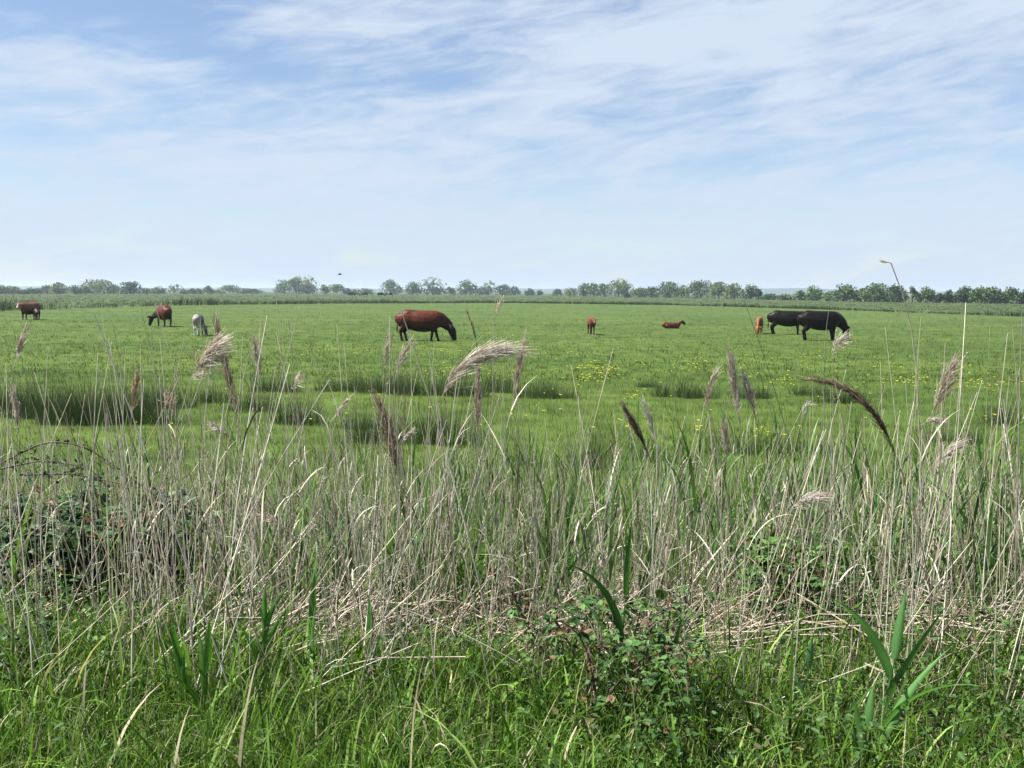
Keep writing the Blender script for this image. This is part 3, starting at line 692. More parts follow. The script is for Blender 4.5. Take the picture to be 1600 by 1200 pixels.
# ------------------------------------------------------------------ buttercups (stuff)
def build_buttercups():
    cl = [(930, 584, 36, 5, 85), (925, 601, 30, 5, 34), (505, 562, 60, 6, 26), (345, 566, 45, 6, 10), (1000, 577, 12, 4, 10), (1070, 582, 25, 4, 14), (1425, 605, 60, 6, 40), (1520, 608, 60, 8, 40),
          (1225, 612, 30, 10, 20), (700, 590, 40, 8, 18), (770, 592, 40, 8, 18), (985, 632, 20, 6, 8), (975, 676, 25, 4, 7), (1095, 682, 8, 5, 7), (1195, 690, 22, 6, 9), (1548, 666, 20, 8, 7),
          (1325, 628, 40, 6, 12), (180, 562, 30, 5, 14), (815, 555, 220, 22, 75), (1250, 575, 250, 22, 120), (1350, 500, 300, 30, 40), (450, 520, 350, 40, 60), (800, 640, 500, 40, 40)]
    B = Bag()
    P_ = []
    for px, py, sx, sy, n in cl:
        for _ in range(n):
            q = G(px+rng.normal(0, sx*.6), min(py+rng.normal(0, sy*.7), 735)); P_.append(q)
    P_ = np.array(P_); n = len(P_)
    hs = rng.uniform(.10, .24, n); z0 = terr(P_[:, 0], P_[:, 1])
    top = np.stack([P_[:, 0], P_[:, 1], z0+hs], -1)
    sz = .024*np.exp(rng.normal(0, .2, n))*(1+P_[:, 1]/120)
    for k in range(5):
        a = k*2*np.pi/5+rng.random(n)
        d = np.stack([np.cos(a), np.sin(a), np.full(n, .55)], -1); d /= np.linalg.norm(d, axis=1, keepdims=True)
        V, Q = leaflets(top, d, np.tile([0, 0, 1.], (n, 1)), sz, sz*.95, -.2)
        B.add(V, Q, tint((.9, .84, .05), n, .05, 6)*1.3)
    V, Q = tubes(np.stack([top-[0, 0, 1]*hs[:, None], top-[0, 0, 1]*hs[:, None]*.4, top], 1), np.full((n, 3), .0018), 3)
    B.add(V, Q, (.08, .17, .03))
    o = link('buttercups', B.mesh('buttercups', M_petal)); tag(o, 'yellow buttercups sprinkled through the pasture grass', kind='stuff')
build_buttercups()

# ------------------------------------------------------------------ reeds
STRAW = [(.92, .82, .61), (1.2, 1.1, .90), (.60, .50, .35), (.88, .82, .68), (.34, .27, .17)]
SPR = [.30, .20, .20, .17, .13]
def plume_mesh(ax, width, cols, n=260, droop=(0, 0, -1), fluff=1.0, origin=(0, 0, 0)):
    """ax: (K,3) axis base->tip ; strands lie along it and sag to one side"""
    ax = np.asarray(ax, float); K = len(ax)
    seg = np.linalg.norm(np.diff(ax, axis=0), axis=1); s = np.concatenate([[0], np.cumsum(seg)]); tot = s[-1]
    n = int(n*.95)
    u = (rng.random(n)**.85*.93); uc = np.sort(rng.random(9))*.9; u = (u*.55+uc[rng.integers(0, 9, n)]*.45+rng.normal(0, .02, n)).clip(0, .95)*tot
    pos = np.stack([np.interp(u, s, ax[:, i]) for i in range(3)], -1)
    nxt = np.stack([np.interp(np.minimum(u+.04*tot, tot), s, ax[:, i]) for i in range(3)], -1)
    tg = nxt-pos; tg /= np.linalg.norm(tg, axis=1, keepdims=True)+1e-9
    prof = np.sin(np.clip(u/tot*.85+.15, 0, 1)*np.pi)**.7*.9+.1
    out = rng.normal(0, 1, (n, 3)); out /= np.linalg.norm(out, axis=1, keepdims=True); out *= np.exp(rng.normal(.1, .35, (n, 1)))
    out = out+np.asarray(droop)*.9
    L = np.minimum(width*2.0*np.exp(rng.normal(0, .35, n)), tot*.35)
    k = np.linspace(0, 1, 4)[None, :, None]
    sp = (width*.5*prof)[:, None, None]
    path = pos[:, None, :]+tg[:, None, :]*L[:, None, None]*k+out[:, None, :]*sp*(k**.8)*fluff+np.asarray(droop)*sp*.7*k**2
    path += rng.normal(0, width*.03, path.shape)
    w = (.00045+.00055*rng.random(n))[:, None]*np.array([.7, 1.2, 1.3, .5])[None, :]
    V, Q = tubes(path, w, 3)
    c = mixpick(np.asarray(cols)*1.25, np.ones(len(cols)), n)*np.exp(rng.normal(0, .25, (n, 1)))
    B = Bag(); B.add(V, Q, np.repeat(c, 12, 0))
    # seed tufts
    m = int(n*1.5)
    i = rng.integers(0, n, m); kk = rng.integers(1, 4, m)
    p = path[i, kk]; d = rng.normal(0, 1, (m, 3))+tg[i]*1.2; d /= np.linalg.norm(d, axis=1, keepdims=True)
    V, Q = leaflets(p, d, rng.normal(0, 1, (m, 3)), rng.uniform(.005, .011, m), rng.uniform(.0016, .0034, m))
    B.add(V, Q, np.repeat(c[i]*np.exp(rng.normal(.1, .25, (m, 1))), 6, 0))
    V, Q = tubes(ax[None], np.linspace(.0022, .0007, K)[None], 4); B.add(V, Q, np.mean(cols, 0)*.9)
    return B.mesh('plume', M_plume, origin=origin)
def smooth_path(pts, n=10):
    pts = np.asarray(pts, float)
    s = np.concatenate([[0], np.cumsum(np.linalg.norm(np.diff(pts, axis=0), axis=1))]); s /= s[-1]
    t = np.linspace(0, 1, n)
    out = np.stack([np.interp(t, s, pts[:, i]) for i in range(3)], -1)
    for _ in range(2): out[1:-1] = (out[:-2]+2*out[1:-1]+out[2:])/4
    return out
PALE = [(.80, .72, .58), (.95, .90, .80), (.66, .54, .40), (1.05, 1.0, .92)]
BROWN = [(.62, .50, .36), (.74, .61, .45), (.46, .34, .23), (.90, .80, .66)]
DARK = [(.27, .20, .14), (.36, .28, .20), (.20, .145, .105), (.52, .44, .34)]
WHITE = [(1.0, .97, .88), (1.1, 1.08, 1.0), (.8, .72, .6)]
def plumed(D, stem, plume, wpx, cols, label, n=240, droop=0.0, fluff=1.0, rs=.0028, stemcol=(.42, .37, .27), lean_y=0.0, dry_leaf=True):
    """stem px path bottom->top, plume px path base->tip (joined); real reed at distance D"""
    npts = len(stem)+len(plume)
    pts = [P(px, py, D) for px, py in stem]+[P(px, py, D) for px, py in plume]
    pts = np.array(pts)
    # carry the stem on down to the ground
    d = pts[0]-pts[1]; d /= np.linalg.norm(d); d[0] *= .6
    b = pts[0].copy()
    zt = float(terr(b[0], D))
    if b[2] > zt:
        k = (b[2]-zt+.03)/max(-d[2], .3); foot = b+d*k; foot[2] = zt-.03
        allp = np.vstack([foot[None], pts])
    else:
        allp = pts; foot = pts[0]
    zz = allp[:, 2]-foot[2]
    allp[:, 1] += lean_y*zz*zz
    ns = len(allp)-len(plume)
    root = empty('plumed_reed', foot)
    tag(root, label, 'reed', 'dry reeds with plumes standing in the reed bed')
    sp = smooth_path(allp[:ns+1], 12)
    V, Q = tubes((sp-foot)[None], np.linspace(rs*1.25, rs*.75, 12)[None], 5)
    link('stem', make_mesh('stem', V, Q, np.repeat(np.asarray(stemcol)[None]*np.exp(rng.normal(0, .12, (12, 1))), 5, 0), M_reed, True), root)
    if len(plume) > 1:
        ap = smooth_path(allp[ns:], 9)
        link('plume', plume_mesh(ap-foot, .84*wpx/F*D, cols, n, (droop, 0, -abs(droop)*.8 if droop else -.15), fluff), root)
    if dry_leaf:
        q = sp[5]-foot; a = rng.random()*6.28
        V, Q, t, _ = ribbons(q[None], np.array([a]), np.array([.22]), np.array([.009]), np.array([.5]), np.array([1.2]), nseg=5)
        link('leaf', make_mesh('leaf', V, Q, (.42, .36, .24), M_reed), root)
    return root

plumed(4.7, [(668, 860), (678, 720)], [(690, 622), (705, 582), (735, 553), (768, 543), (795, 545)], 26, PALE, 'big pale feathery reed plume arched to the right below the large red-brown cow', 520, .75, 1.2)
plumed(4.6, [(245, 800), (277, 665)], [(297, 596), (314, 562), (335, 530)], 34, PALE, 'slanting reed with a wide feathery plume below the grey calf', 420, .6, 1.25)
plumed(5.0, [(388, 800), (381, 725)], [(374, 672), (366, 620), (352, 575), (341, 525), (337, 490)], 17, BROWN, 'tall twisting brown reed plume right of the slanting feathery one', 340, .15, .9)
plumed(5.6, [(420, 780), (412, 640)], [(408, 600), (402, 560), (398, 530)], 17, PALE, 'loose pale reed plume right of the twisting brown one', 160, .2)
plumed(4.4, [(650, 900), (640, 820)], [(628, 775), (616, 712), (606, 668), (592, 636)], 24, BROWN, 'bushy brown reed plume low in the middle of the reed bed', 420, .1, 1.1)
plumed(5.0, [(740, 860), (743, 760)], [(745, 690), (746, 640), (746, 575)], 15, BROWN+PALE, 'straight upright fuzzy reed plume right of the big arched one', 260, .05)
plumed(5.2, [(848, 840), (815, 700)], [(801, 640), (808, 590), (818, 534)], 15, BROWN+PALE, 'upright pale-brown reed plume right of the straight fuzzy one', 260, .05)
plumed(4.6, [(1036, 840), (1026, 770)], [(1018, 722), (1000, 680), (973, 634)], 14, DARK, 'dark brown reed plume leaning left beside a white one', 260, .05)
plumed(5.0, [(1040, 820), (1032, 750)], [(1026, 700), (1018, 665), (1007, 632)], 12, WHITE, 'white reed plume leaning left beside the dark brown one', 160, .05)
plumed(5.0, [(1195, 850), (1168, 730)], [(1156, 672), (1149, 615), (1140, 548)], 16, PALE, 'taller pale plume of the upright pair below the orange calf', 280, .1)
plumed(5.0, [(1225, 850), (1198, 720)], [(1182, 662), (1174, 625), (1160, 584)], 15, PALE, 'shorter pale plume of the upright pair below the orange calf', 240, .1)
plumed(5.2, [(1140, 840), (1138, 780)], [(1136, 725), (1133, 695), (1130, 658)], 14, PALE, 'short pale plume standing low left of the upright pair', 170, .05)
plumed(5.2, [(1140, 800), (1122, 700)], [(1110, 655), (1101, 625), (1108, 600), (1118, 580)], 14, BROWN+WHITE, 'small hooked reed plume left of the upright pair', 140, .5)
plumed(4.0, [(1462, 990), (1447, 880), (1425, 790)], [(1408, 735), (1378, 655), (1340, 612), (1300, 592), (1253, 592)], 16, DARK, 'long dark brown reed plume arched over to the left', 520, -.25, .8, .0032, (.26, .22, .16))
plumed(4.6, [(1442, 900), (1438, 700), (1431, 545), (1417, 455), (1401, 418)], [(1392, 411), (1376, 407)], 5, BROWN, 'tallest reed, bare stem hooked over against the sky', 26, -.3, .8, .0036, (.50, .45, .36))
plumed(5.0, [(1436, 820), (1446, 700)], [(1455, 650), (1470, 610), (1488, 565)], 24, BROWN+PALE, 'feathery reed plume slanting right, right of the tallest reed', 300, .4, 1.1)
plumed(5.0, [(1437, 780), (1437, 690)], [(1440, 665), (1452, 654), (1477, 661)], 12, PALE, 'small drooping pale plume beneath the feathery slanting one', 120, .4)
plumed(4.8, [(1420, 860), (1440, 760)], [(1450, 735), (1475, 708), (1502, 688)], 17, PALE, 'pale drooping plume slanting low right of the tallest reed', 220, .5, 1.1)
plumed(4.6, [(1205, 880), (1225, 820)], [(1235, 795), (1255, 778), (1283, 772)], 20, PALE, 'loose pale plume bent low above the light green bramble', 220, .6, 1.2)
plumed(5.0, [(215, 800), (207, 720)], [(205, 655), (209, 620), (213, 588)], 13, BROWN, 'short upright brown plume left of the slanting feathery one', 200, .05)
plumed(4.8, [(32, 820), (31, 740)], [(30, 690), (26, 650), (20, 612)], 13, WHITE+PALE, 'short whitish plume low at the left edge', 180, .1)
plumed(4.6, [(-10, 800), (10, 670)], [(22, 575), (30, 540), (42, 510)], 11, PALE, 'thin pale plume leaning right at the left edge', 130, .3)
plumed(5.2, [(300, 800), (284, 700)], [(275, 655), (266, 630), (256, 612)], 16, BROWN+PALE, 'tangled drooping plume between short brown and slanting feathery plumes', 150, .4, 1.2)
plumed(5.2, [(525, 830), (522, 720)], [(516, 660), (528, 642), (545, 621)], 9, PALE, 'thin one-sided plume in front of the lower rush clump', 100, .3)
plumed(6.2, [(594, 760), (597, 640)], [(599, 590), (602, 560), (606, 520)], 9, WHITE+PALE, 'narrow whitish plume below the rump of the large red-brown cow', 110, .1)
plumed(5.8, [(608, 800), (613, 640)], [(617, 595), (625, 560), (640, 530)], 13, WHITE+PALE, 'feathery whitish plume below the hind legs of the large red-brown cow', 170, .4)
plumed(5.4, [(756, 700), (750, 600)], [(746, 545), (740, 515), (730, 487)], 7, BROWN, 'thin brown spike rising behind the big arched plume', 90, .05, .6)
plumed(5.6, [(768, 720), (771, 560)], [(773, 495), (777, 482), (783, 468)], 9, PALE, 'small high plume right of the head of the large red-brown cow', 70, .1)
plumed(5.4, [(1304, 820), (1302, 640)], [(1301, 560), (1306, 535), (1317, 524)], 17, WHITE+PALE, 'loose curled plume in front of the head of the right black cow', 110, .5, 1.5)
plumed(5.6, [(1262, 800), (1255, 700)], [(1252, 660), (1258, 632), (1272, 634)], 8, WHITE, 'small white hooked plume left under the dark arched plume', 60, .3)
plumed(5.4, [(458, 720), (458, 640)], [(459, 612), (462, 595), (468, 584)], 13, PALE, 'small loose plume beside the thin pale stalk in front of the round dark rushes', 90, .5, 1.3)
plumed(5.2, [(350, 800), (357, 740)], [(362, 690), (350, 672), (330, 660)], 13, PALE, 'small plume bent left over, below the slanting feathery plume', 90, -.5)
plumed(4.8, [(470, 900), (462, 860)], [(455, 835), (435, 815), (400, 803)], 16, PALE+BROWN, 'reed plume fallen over to the left beside the big bramble', 170, -.4, 1.1)
plumed(4.9, [(640, 760), (625, 710)], [(628, 690), (636, 678), (645, 672)], 10, PALE, 'tiny pale plume tuft right of the bushy brown plume', 80, .4)

# bare reeds that can be told apart
def bare(D, path, label, rs=.0026, col=(.46, .41, .31)):
    pts = np.array([P(px, py, D) for px, py in path]); b = pts[0]; zt = float(terr(b[0], D))
    if b[2] > zt:
        d = pts[0]-pts[1]; d /= np.linalg.norm(d); foot = b+d*((b[2]-zt+.03)/max(-d[2], .3))*np.array([.7, 0, 1]); foot[2] = zt-.03
        pts = np.vstack([foot[None], pts])
    foot = pts[0]
    sp = smooth_path(pts, 12)
    V, Q = tubes((sp-foot)[None], np.linspace(rs*1.25, rs*.5, 12)[None], 5)
    o = link('reed_stalk', make_mesh('reed_stalk', V, Q, np.repeat(np.asarray(col)[None]*np.exp(rng.normal(0, .12, (12, 1))), 5, 0), M_reed, True), None, foot)
    tag(o, label, 'reed', 'dry bare reed stalks standing in the reed bed')
bare(4.8, [(478, 860), (468, 700), (460, 590), (451, 500)], 'tall thin pale stalk standing right in front of the round dark rush clump', .0026)
bare(4.6, [(1270, 860), (1232, 680), (1190, 540), (1163, 470)], 'long dark bare stalk leaning left, its tip left of the orange calf', .0024, (.17, .16, .13))
bare(4.8, [(1250, 820), (1215, 680), (1190, 590), (1170, 530)], 'shorter dark bare stalk leaning left beside the long dark one', .0022, (.18, .17, .14))
bare(4.8, [(1288, 800), (1287, 620), (1284, 515), (1286, 493), (1295, 484)], 'thin pale stalk with bent tip crossing the right black cow', .0020, (.46, .43, .36))
bare(4.8, [(1535, 800), (1541, 640), (1547, 510)], 'thin upright pale stalk standing alone left of the right edge', .0016, (.44, .42, .34))
bare(4.4, [(1588, 860), (1592, 640), (1597, 490)], 'thick pale stalk standing at the right edge', .0042, (.42, .38, .31))
bare(4.6, [(1585, 860), (1575, 700), (1560, 560)], 'thin stalk leaning left beside the thick stalk at the right edge', .0018)
bare(5.0, [(1488, 800), (1474, 620), (1465, 520)], 'thin pale stalk rising behind the feathery slanting plume', .0022)
bare(5.0, [(285, 830), (262, 660), (236, 545), (220, 480)], 'thin dark stalk leaning left, its tip by the brown cow with turned rump', .0016, (.26, .22, .17))
bare(5.2, [(215, 800), (195, 600), (176, 505)], 'thin reddish stalk leaning left below and left of the brown cow', .0016, (.30, .22, .17))
bare(4.8, [(340, 830), (350, 640), (330, 600)][:2]+[(352, 520)], 'pale stalk behind the wide slanting feathery plume', .0018)
bare(4.6, [(1075, 860), (1060, 660), (1042, 540)], 'dark bare stalk leaning left below the lying calf', .0020, (.22, .2, .16))
bare(4.8, [(1000, 840), (985, 680), (955, 560)], 'thin dark stalk leaning left, right of the thick buttercups', .0012, (.2, .2, .14))
bare(4.4, [(668, 920), (690, 760), (722, 580)], 'pale straight stalk leaning right below the big arched plume', .0026, (.56, .52, .43))
bare(4.4, [(470, 900), (490, 800), (514, 710)], 'short pale broken stalk leaning right left of the bushy brown plume', .0032, (.6, .56, .47))
bare(4.5, [(225, 960), (270, 820), (345, 678)], 'pale stalk leaning far right across the big bramble', .0026, (.56, .5, .4))
bare(4.4, [(640, 1000), (730, 820), (770, 640)][:1]+[(735, 690)], 'long straight pale stalk leaning right in the middle of the bed', .0022, (.55, .5, .4))
bare(4.1, [(910, 1165), (905, 1060), (893, 985), (870, 940)], 'grey-brown bent stalk in front of the low bramble at the bottom', .0036, (.34, .29, .22))
bare(4.0, [(1080, 1150), (1075, 1060), (1052, 980), (1000, 910)], 'grey bent stalk right of the low bramble at the bottom', .0036, (.32, .29, .23))
bare(3.7, [(1330, 1210), (1400, 1100), (1480, 985), (1600, 880)][:2]+[(1520, 880)], 'long pale stalk leaning far right beside the big green shoot', .003, (.52, .46, .35))
bare(3.6, [(1410, 1200), (1440, 1120), (1452, 1000), (1460, 920)], 'pair-thick pale stalk rising right behind the big green shoot', .0034, (.52, .45, .33))

# the other large stalks: copies of a few kinds
def stalk_variant(h, bend):
    k = np.linspace(0, 1, 8); p = np.stack([bend*k**2, 0*k, h*k], -1)
    r = np.linspace(.0031, .0014, 8)
    V, Q = tubes(p[None], r[None], 4)
    j = np.arange(8)
    c = np.asarray(STRAW[rng.choice(5, p=SPR)])[None]*np.exp(rng.normal(0, .16, (8, 1)))
    c[2] *= .6; c[5] *= .65
    return make_mesh('reed_stalk', V, Q, np.repeat(c, 4, 0), M_reed, True)
variants = [(stalk_variant(1.0, rng.normal(0, .08))) for _ in range(16)]
def leaf_variant():
    q = np.array([[0, 0, rng.uniform(.35, .75)]])
    V, Q, t, _ = ribbons(q, np.array([rng.random()*6.28]), np.array([rng.uniform(.18, .34)]), np.array([.0075]), np.array([.35]), np.array([rng.uniform(.6, 2.2)]), nseg=6)
    c = np.asarray(STRAW[rng.choice(5, p=SPR)])
    return make_mesh('leaf', V, Q, c*.95, M_reed)
leaves = [leaf_variant() for _ in range(8)]
protos = []
for me in variants:
    o = link('reed_stalk', me); protos.append(o)
def bed_h(x, y, n):
    return np.clip((1.12-.06*(y-4.5))*np.exp(rng.normal(-.03, .29, n)), .28, 1.62)
npl = 250; placed = 0
sx = np.concatenate([rng.uniform(-3.1, 3.2, 400)]); sy = np.where(rng.random(400) < .85, rng.uniform(4.35, 6.3, 400), rng.uniform(3.4, 4.4, 400))
sel = np.abs(sx) < .58*sy+.1; sx, sy = sx[sel][:npl], sy[sel][:npl]
hh = bed_h(sx, sy, len(sx))
lean = rng.normal(0.03, .17, len(sx)); heavy = rng.random(len(sx)) < .16; lean[heavy] = rng.normal(.25, .4, heavy.sum()); hh[heavy] = np.minimum(hh[heavy], .85)
tall = rng.random(len(sx)) < .13; hh[tall] = rng.uniform(1.25, 1.62, tall.sum()); lean[tall] = rng.normal(0, .1, tall.sum())
leany = rng.normal(0, .1, len(sx)); leaf_on = rng.random(len(sx)) < .55
used = set()
for i in range(len(sx)):
    k = i % 16
    if k not in used: o = protos[k]; used.add(k)
    else: o = protos[k].copy(); C.objects.link(o)
    o.location = (sx[i], sy[i], float(terr(sx[i], sy[i]))-.03)
    w = rng.uniform(.75, 1.3)
    o.scale = (w, w, hh[i]); o.rotation_euler = (leany[i], lean[i], 0)
    zone = ('before the big dark bramble' if sx[i] < -1.75 else 'between big bramble and bushy plume' if sx[i] < -.65 else 'in the middle straw' if sx[i] < .55 else
            'between low and light brambles' if sx[i] < 1.2 else 'around the light green bramble' if sx[i] < 1.95 else 'by the right edge')
    how = 'leaning right' if lean[i] > .14 else 'leaning left' if lean[i] < -.1 else 'standing upright'
    size = 'long' if hh[i] > 1.15 else 'short broken' if hh[i] < .75 else 'plain'
    fin = ' with a curled leaf' if leaf_on[i] else ''
    tag(o, f'{size} dry stalk{fin} {how} {zone}', 'reed', 'dry bare reed stalks standing in the reed bed')
    if leaf_on[i]:
        l = link('leaf', leaves[i % 8], o); l.rotation_euler = (0, 0, rng.random()*6.28); l.scale = (1, 1, 1.0)

def build_bed():
    B = Bag()
    n = 9200
    y = np.where(rng.random(n) < .88, 4.3+5.2*rng.random(n)**1.05, 3.3+1.2*rng.random(n)); x = (rng.random(n)*2-1)*(.66*y+1.2)
    dens = .42+.55*vnoise(x, y, .45, 11)
    ok = rng.random(n) < np.clip(.62+.75*vnoise(x, y, .42, 11)+.3*vnoise(x, y, .17, 19), .06, 1)*np.where((x < -1.65) & (y < 5.7), .35, 1)*np.where((x > 1.05) & (x < 1.85) & (y < 5.1), .4, 1)*np.where((x > 0) & (x < .85) & (y < 4.2), .3, 1); x, y = x[ok], y[ok]; n = len(x)
    H = bed_h(x, y, n)*np.where(y > 7.2, .8, 1)*(.9+.25*vnoise(x, y, .9, 23))
    ln = rng.normal(.02, .15, n); hv = rng.random(n) < .2; ln[hv] = rng.normal(.25, .5, hv.sum()); H[hv] = np.minimum(H[hv], .8)
    ly = rng.normal(0, .15, n); bend = rng.normal(0, .06, n)
    k = np.linspace(0, 1, 5)
    p = np.stack([x[:, None]+np.sin(ln)[:, None]*H[:, None]*k+bend[:, None]*k**2, y[:, None]+np.sin(ly)[:, None]*H[:, None]*k, (terr(x, y)-.03)[:, None]+np.cos(ln)[:, None]*np.cos(ly)[:, None]*H[:, None]*k], -1)
    r = np.minimum(.0018*np.exp(rng.normal(0, .4, n)), .0031)[:, None]*np.linspace(1.2, .6, 5)[None]
    V, Q = tubes(p, r, 3)
    c = mixpick(STRAW, SPR, n)*np.exp(rng.normal(0, .18, (n, 1)))
    B.add(V, Q, np.repeat(c, 15, 0))
    # dry leaf ribbons
    m = 3600; i = rng.integers(0, n, m); kk = rng.integers(0, 4, m)
    b = p[i, kk]
    V, Q, t, _ = ribbons(b, rng.random(m)*6.28, rng.uniform(.10, .30, m), rng.uniform(.003, .008, m), np.abs(rng.normal(.4, .35, m)), rng.normal(1.1, .7, m), nseg=4)
    c = mixpick(STRAW, SPR, m)*np.exp(rng.normal(-.3, .25, (m, 1)))
    B.add(V, Q, np.repeat(c, 10, 0))
    o = link('reed_bed', B.mesh('reed_bed', M_reed)); tag(o, 'dense bed of thin dry pale reeds', kind='stuff')
build_bed()

def build_litter():
    B = Bag(); n = 4700
    y = 3.5+3.4*rng.random(n)**.8; x = (rng.random(n)*2-1)*(.66*y+.8)
    w = np.interp(x, [-3.5, -1.6, -1.0, .6, 2.2, 3.5], [.12, .2, 1, .7, .7, .6])*np.clip((y-3.4)/1.0+.25*vnoise(x, y, .35, 31), .06, 1)
    ok = rng.random(n) < w; x, y = x[ok], y[ok]; n = len(x)
    L = rng.uniform(.2, .75, n)
    az = np.where(x < .2, rng.normal(.75, .55, n), rng.normal(.25, .6, n)); az = np.where(rng.random(n) < .3, rng.random(n)*6.28, az)
    el = np.abs(rng.normal(.2, .35, n)); el = np.where(x < .1, np.abs(rng.normal(.45, .35, n)), el)
    d = np.stack([np.cos(az)*np.cos(el), np.sin(az)*np.cos(el), np.sin(el)], -1)
    z0 = terr(x, y)+.02+.17*rng.random(n)**1.5
    c0 = np.stack([x, y, z0], -1)
    k = np.array([-.5, 0, .5])
    p = c0[:, None, :]+d[:, None, :]*L[:, None, None]*k[None, :, None]
    p[:, 1, 2] += rng.normal(.02, .02, n)
    p[..., 2] = np.maximum(p[..., 2], terr(p[..., 0], p[..., 1])+.005)
    V, Q = tubes(p, (.0024*np.exp(rng.normal(0, .35, n)))[:, None]*np.ones((1, 3)), 3)
    c = mixpick([(.62, .53, .39), (.70, .62, .49), (.50, .41, .29), (.34, .25, .16), (.56, .44, .34)], [.3, .25, .2, .12, .13], n)*np.exp(rng.normal(0, .2, (n, 1)))
    B.add(V, Q, np.repeat(c, 9, 0))
    o = link('reed_litter', B.mesh('reed_litter', M_reed)); tag(o, 'flattened pale dry straw and fallen reeds', kind='stuff')
build_litter()

# green reed leaves filling the bed (stuff)
def build_green_leaves():
    B = Bag(); n = 5200
    y = 4.6+4.6*rng.random(n); x = (rng.random(n)*2-1)*(.64*y+1)
    w = np.interp(x, [-3.5, -1.2, -.3, .8, 1.5, 3.5], [.4, .6, .8, .8, .85, 1])*np.clip(.6+.8*vnoise(x, y, .45, 21), .06, 1)
    ok = rng.random(n) < w; x, y = x[ok], y[ok]; n = len(x); nb = 4
    rep = lambda a: np.repeat(a, nb, 0); N = n*nb
    up = np.tile(np.linspace(0, .75, nb), n)*(rng.uniform(.4, 1.2, n)*np.interp(x, [-1, .5], [.6, .85])).repeat(nb)
    b = np.stack([rep(x)+rng.normal(0, .01, N), rep(y)+rng.normal(0, .01, N), rep(terr(x, y))+up], -1)
    V, Q, t, _ = ribbons(b, rng.random(N)*6.28, rng.uniform(.22, .55, N), rng.uniform(.008, .021, N), np.abs(rng.normal(.22, .18, N)), np.abs(rng.normal(.55, .5, N)), nseg=5)
    c = mixpick([(.14, .27, .065), (.19, .34, .08), (.09, .185, .05), (.22, .36, .075)], [.35, .3, .2, .15], N)*np.exp(rng.normal(0, .18, (N, 1)))
    B.add(V, Q, np.repeat(c, 12, 0))
    o = link('reed_leaves', B.mesh('reed_leaves', M_rleaf)); tag(o, 'young green reed leaves between the dry stalks', kind='stuff')
build_green_leaves()

# green reed shoots that stand out
def shoot(px, base_py, top_py, D, label, nleaf=5, wide=.016, spread=.3, lean=0.0, col=(.065, .15, .045)):
    b = P(px, base_py, D); zt = float(terr(b[0], D)); b[2] = zt-.02
    H = P(px, top_py, D)[2]-zt
    root = empty('green_reed_shoot', b); tag(root, label, 'reed shoot', 'young green reed shoots in the verge and bed')
    k = np.linspace(0, 1, 6); sp = np.stack([lean*H*.6*k**1.5, 0*k, H*.6*k], -1)
    V, Q = tubes(sp[None], np.linspace(.004, .0025, 6)[None], 5)
    link('stem', make_mesh('stem', V, Q, np.asarray(col)*1.1, M_rleaf, True), root)
    for i in range(nleaf):
        f = .12+.85*i/max(nleaf-1, 1)
        q = np.array([np.interp(f, k, sp[:, 0]), 0, np.interp(f, k, sp[:, 2])])
        top = i == nleaf-1
        L = (H-q[2])*1.0 if top else H*rng.uniform(.5, .75)
        a = rng.choice([0, np.pi])+rng.normal(0, .7)
        ln = abs(lean)*.6 if top else abs(rng.normal(spread, .1)); a = (0 if lean > 0 else np.pi) if top else a
        V, Q, t, _ = ribbons(q[None], np.array([a]), np.array([L]), np.array([wide*rng.uniform(.8, 1.15)]), np.array([ln]), np.array([.1 if top else abs(rng.normal(.5, .4))]), face=np.array([rng.normal(0, .5)]), nseg=9, belly=.16, tip=.03)
        l_, r_ = V.reshape(-1, 2, 3)[:, 0], V.reshape(-1, 2, 3)[:, 1]; k_ = len(l_)      # fold the blade along its midrib
        nm = np.cross(r_-l_, np.gradient(l_, axis=0)); nm /= np.linalg.norm(nm, axis=1, keepdims=True)+1e-9
        m_ = (l_+r_)/2+nm*np.linalg.norm(r_-l_, axis=1, keepdims=True)*.22
        V = np.concatenate([l_, m_, r_]); j_ = np.arange(k_-1)
        Q = np.concatenate([np.stack([j_+o_, j_+o_+k_, j_+o_+k_+1, j_+o_+1], -1) for o_ in (0, k_)])
        cc = np.asarray(col)*np.exp(rng.normal(0, .15)); cc = np.concatenate([np.tile(cc, (k_, 1)), np.tile(cc*1.35, (k_, 1)), np.tile(cc*.92, (k_, 1))])
        link('leaf', make_mesh('leaf', V, Q, cc, M_rleaf), root)
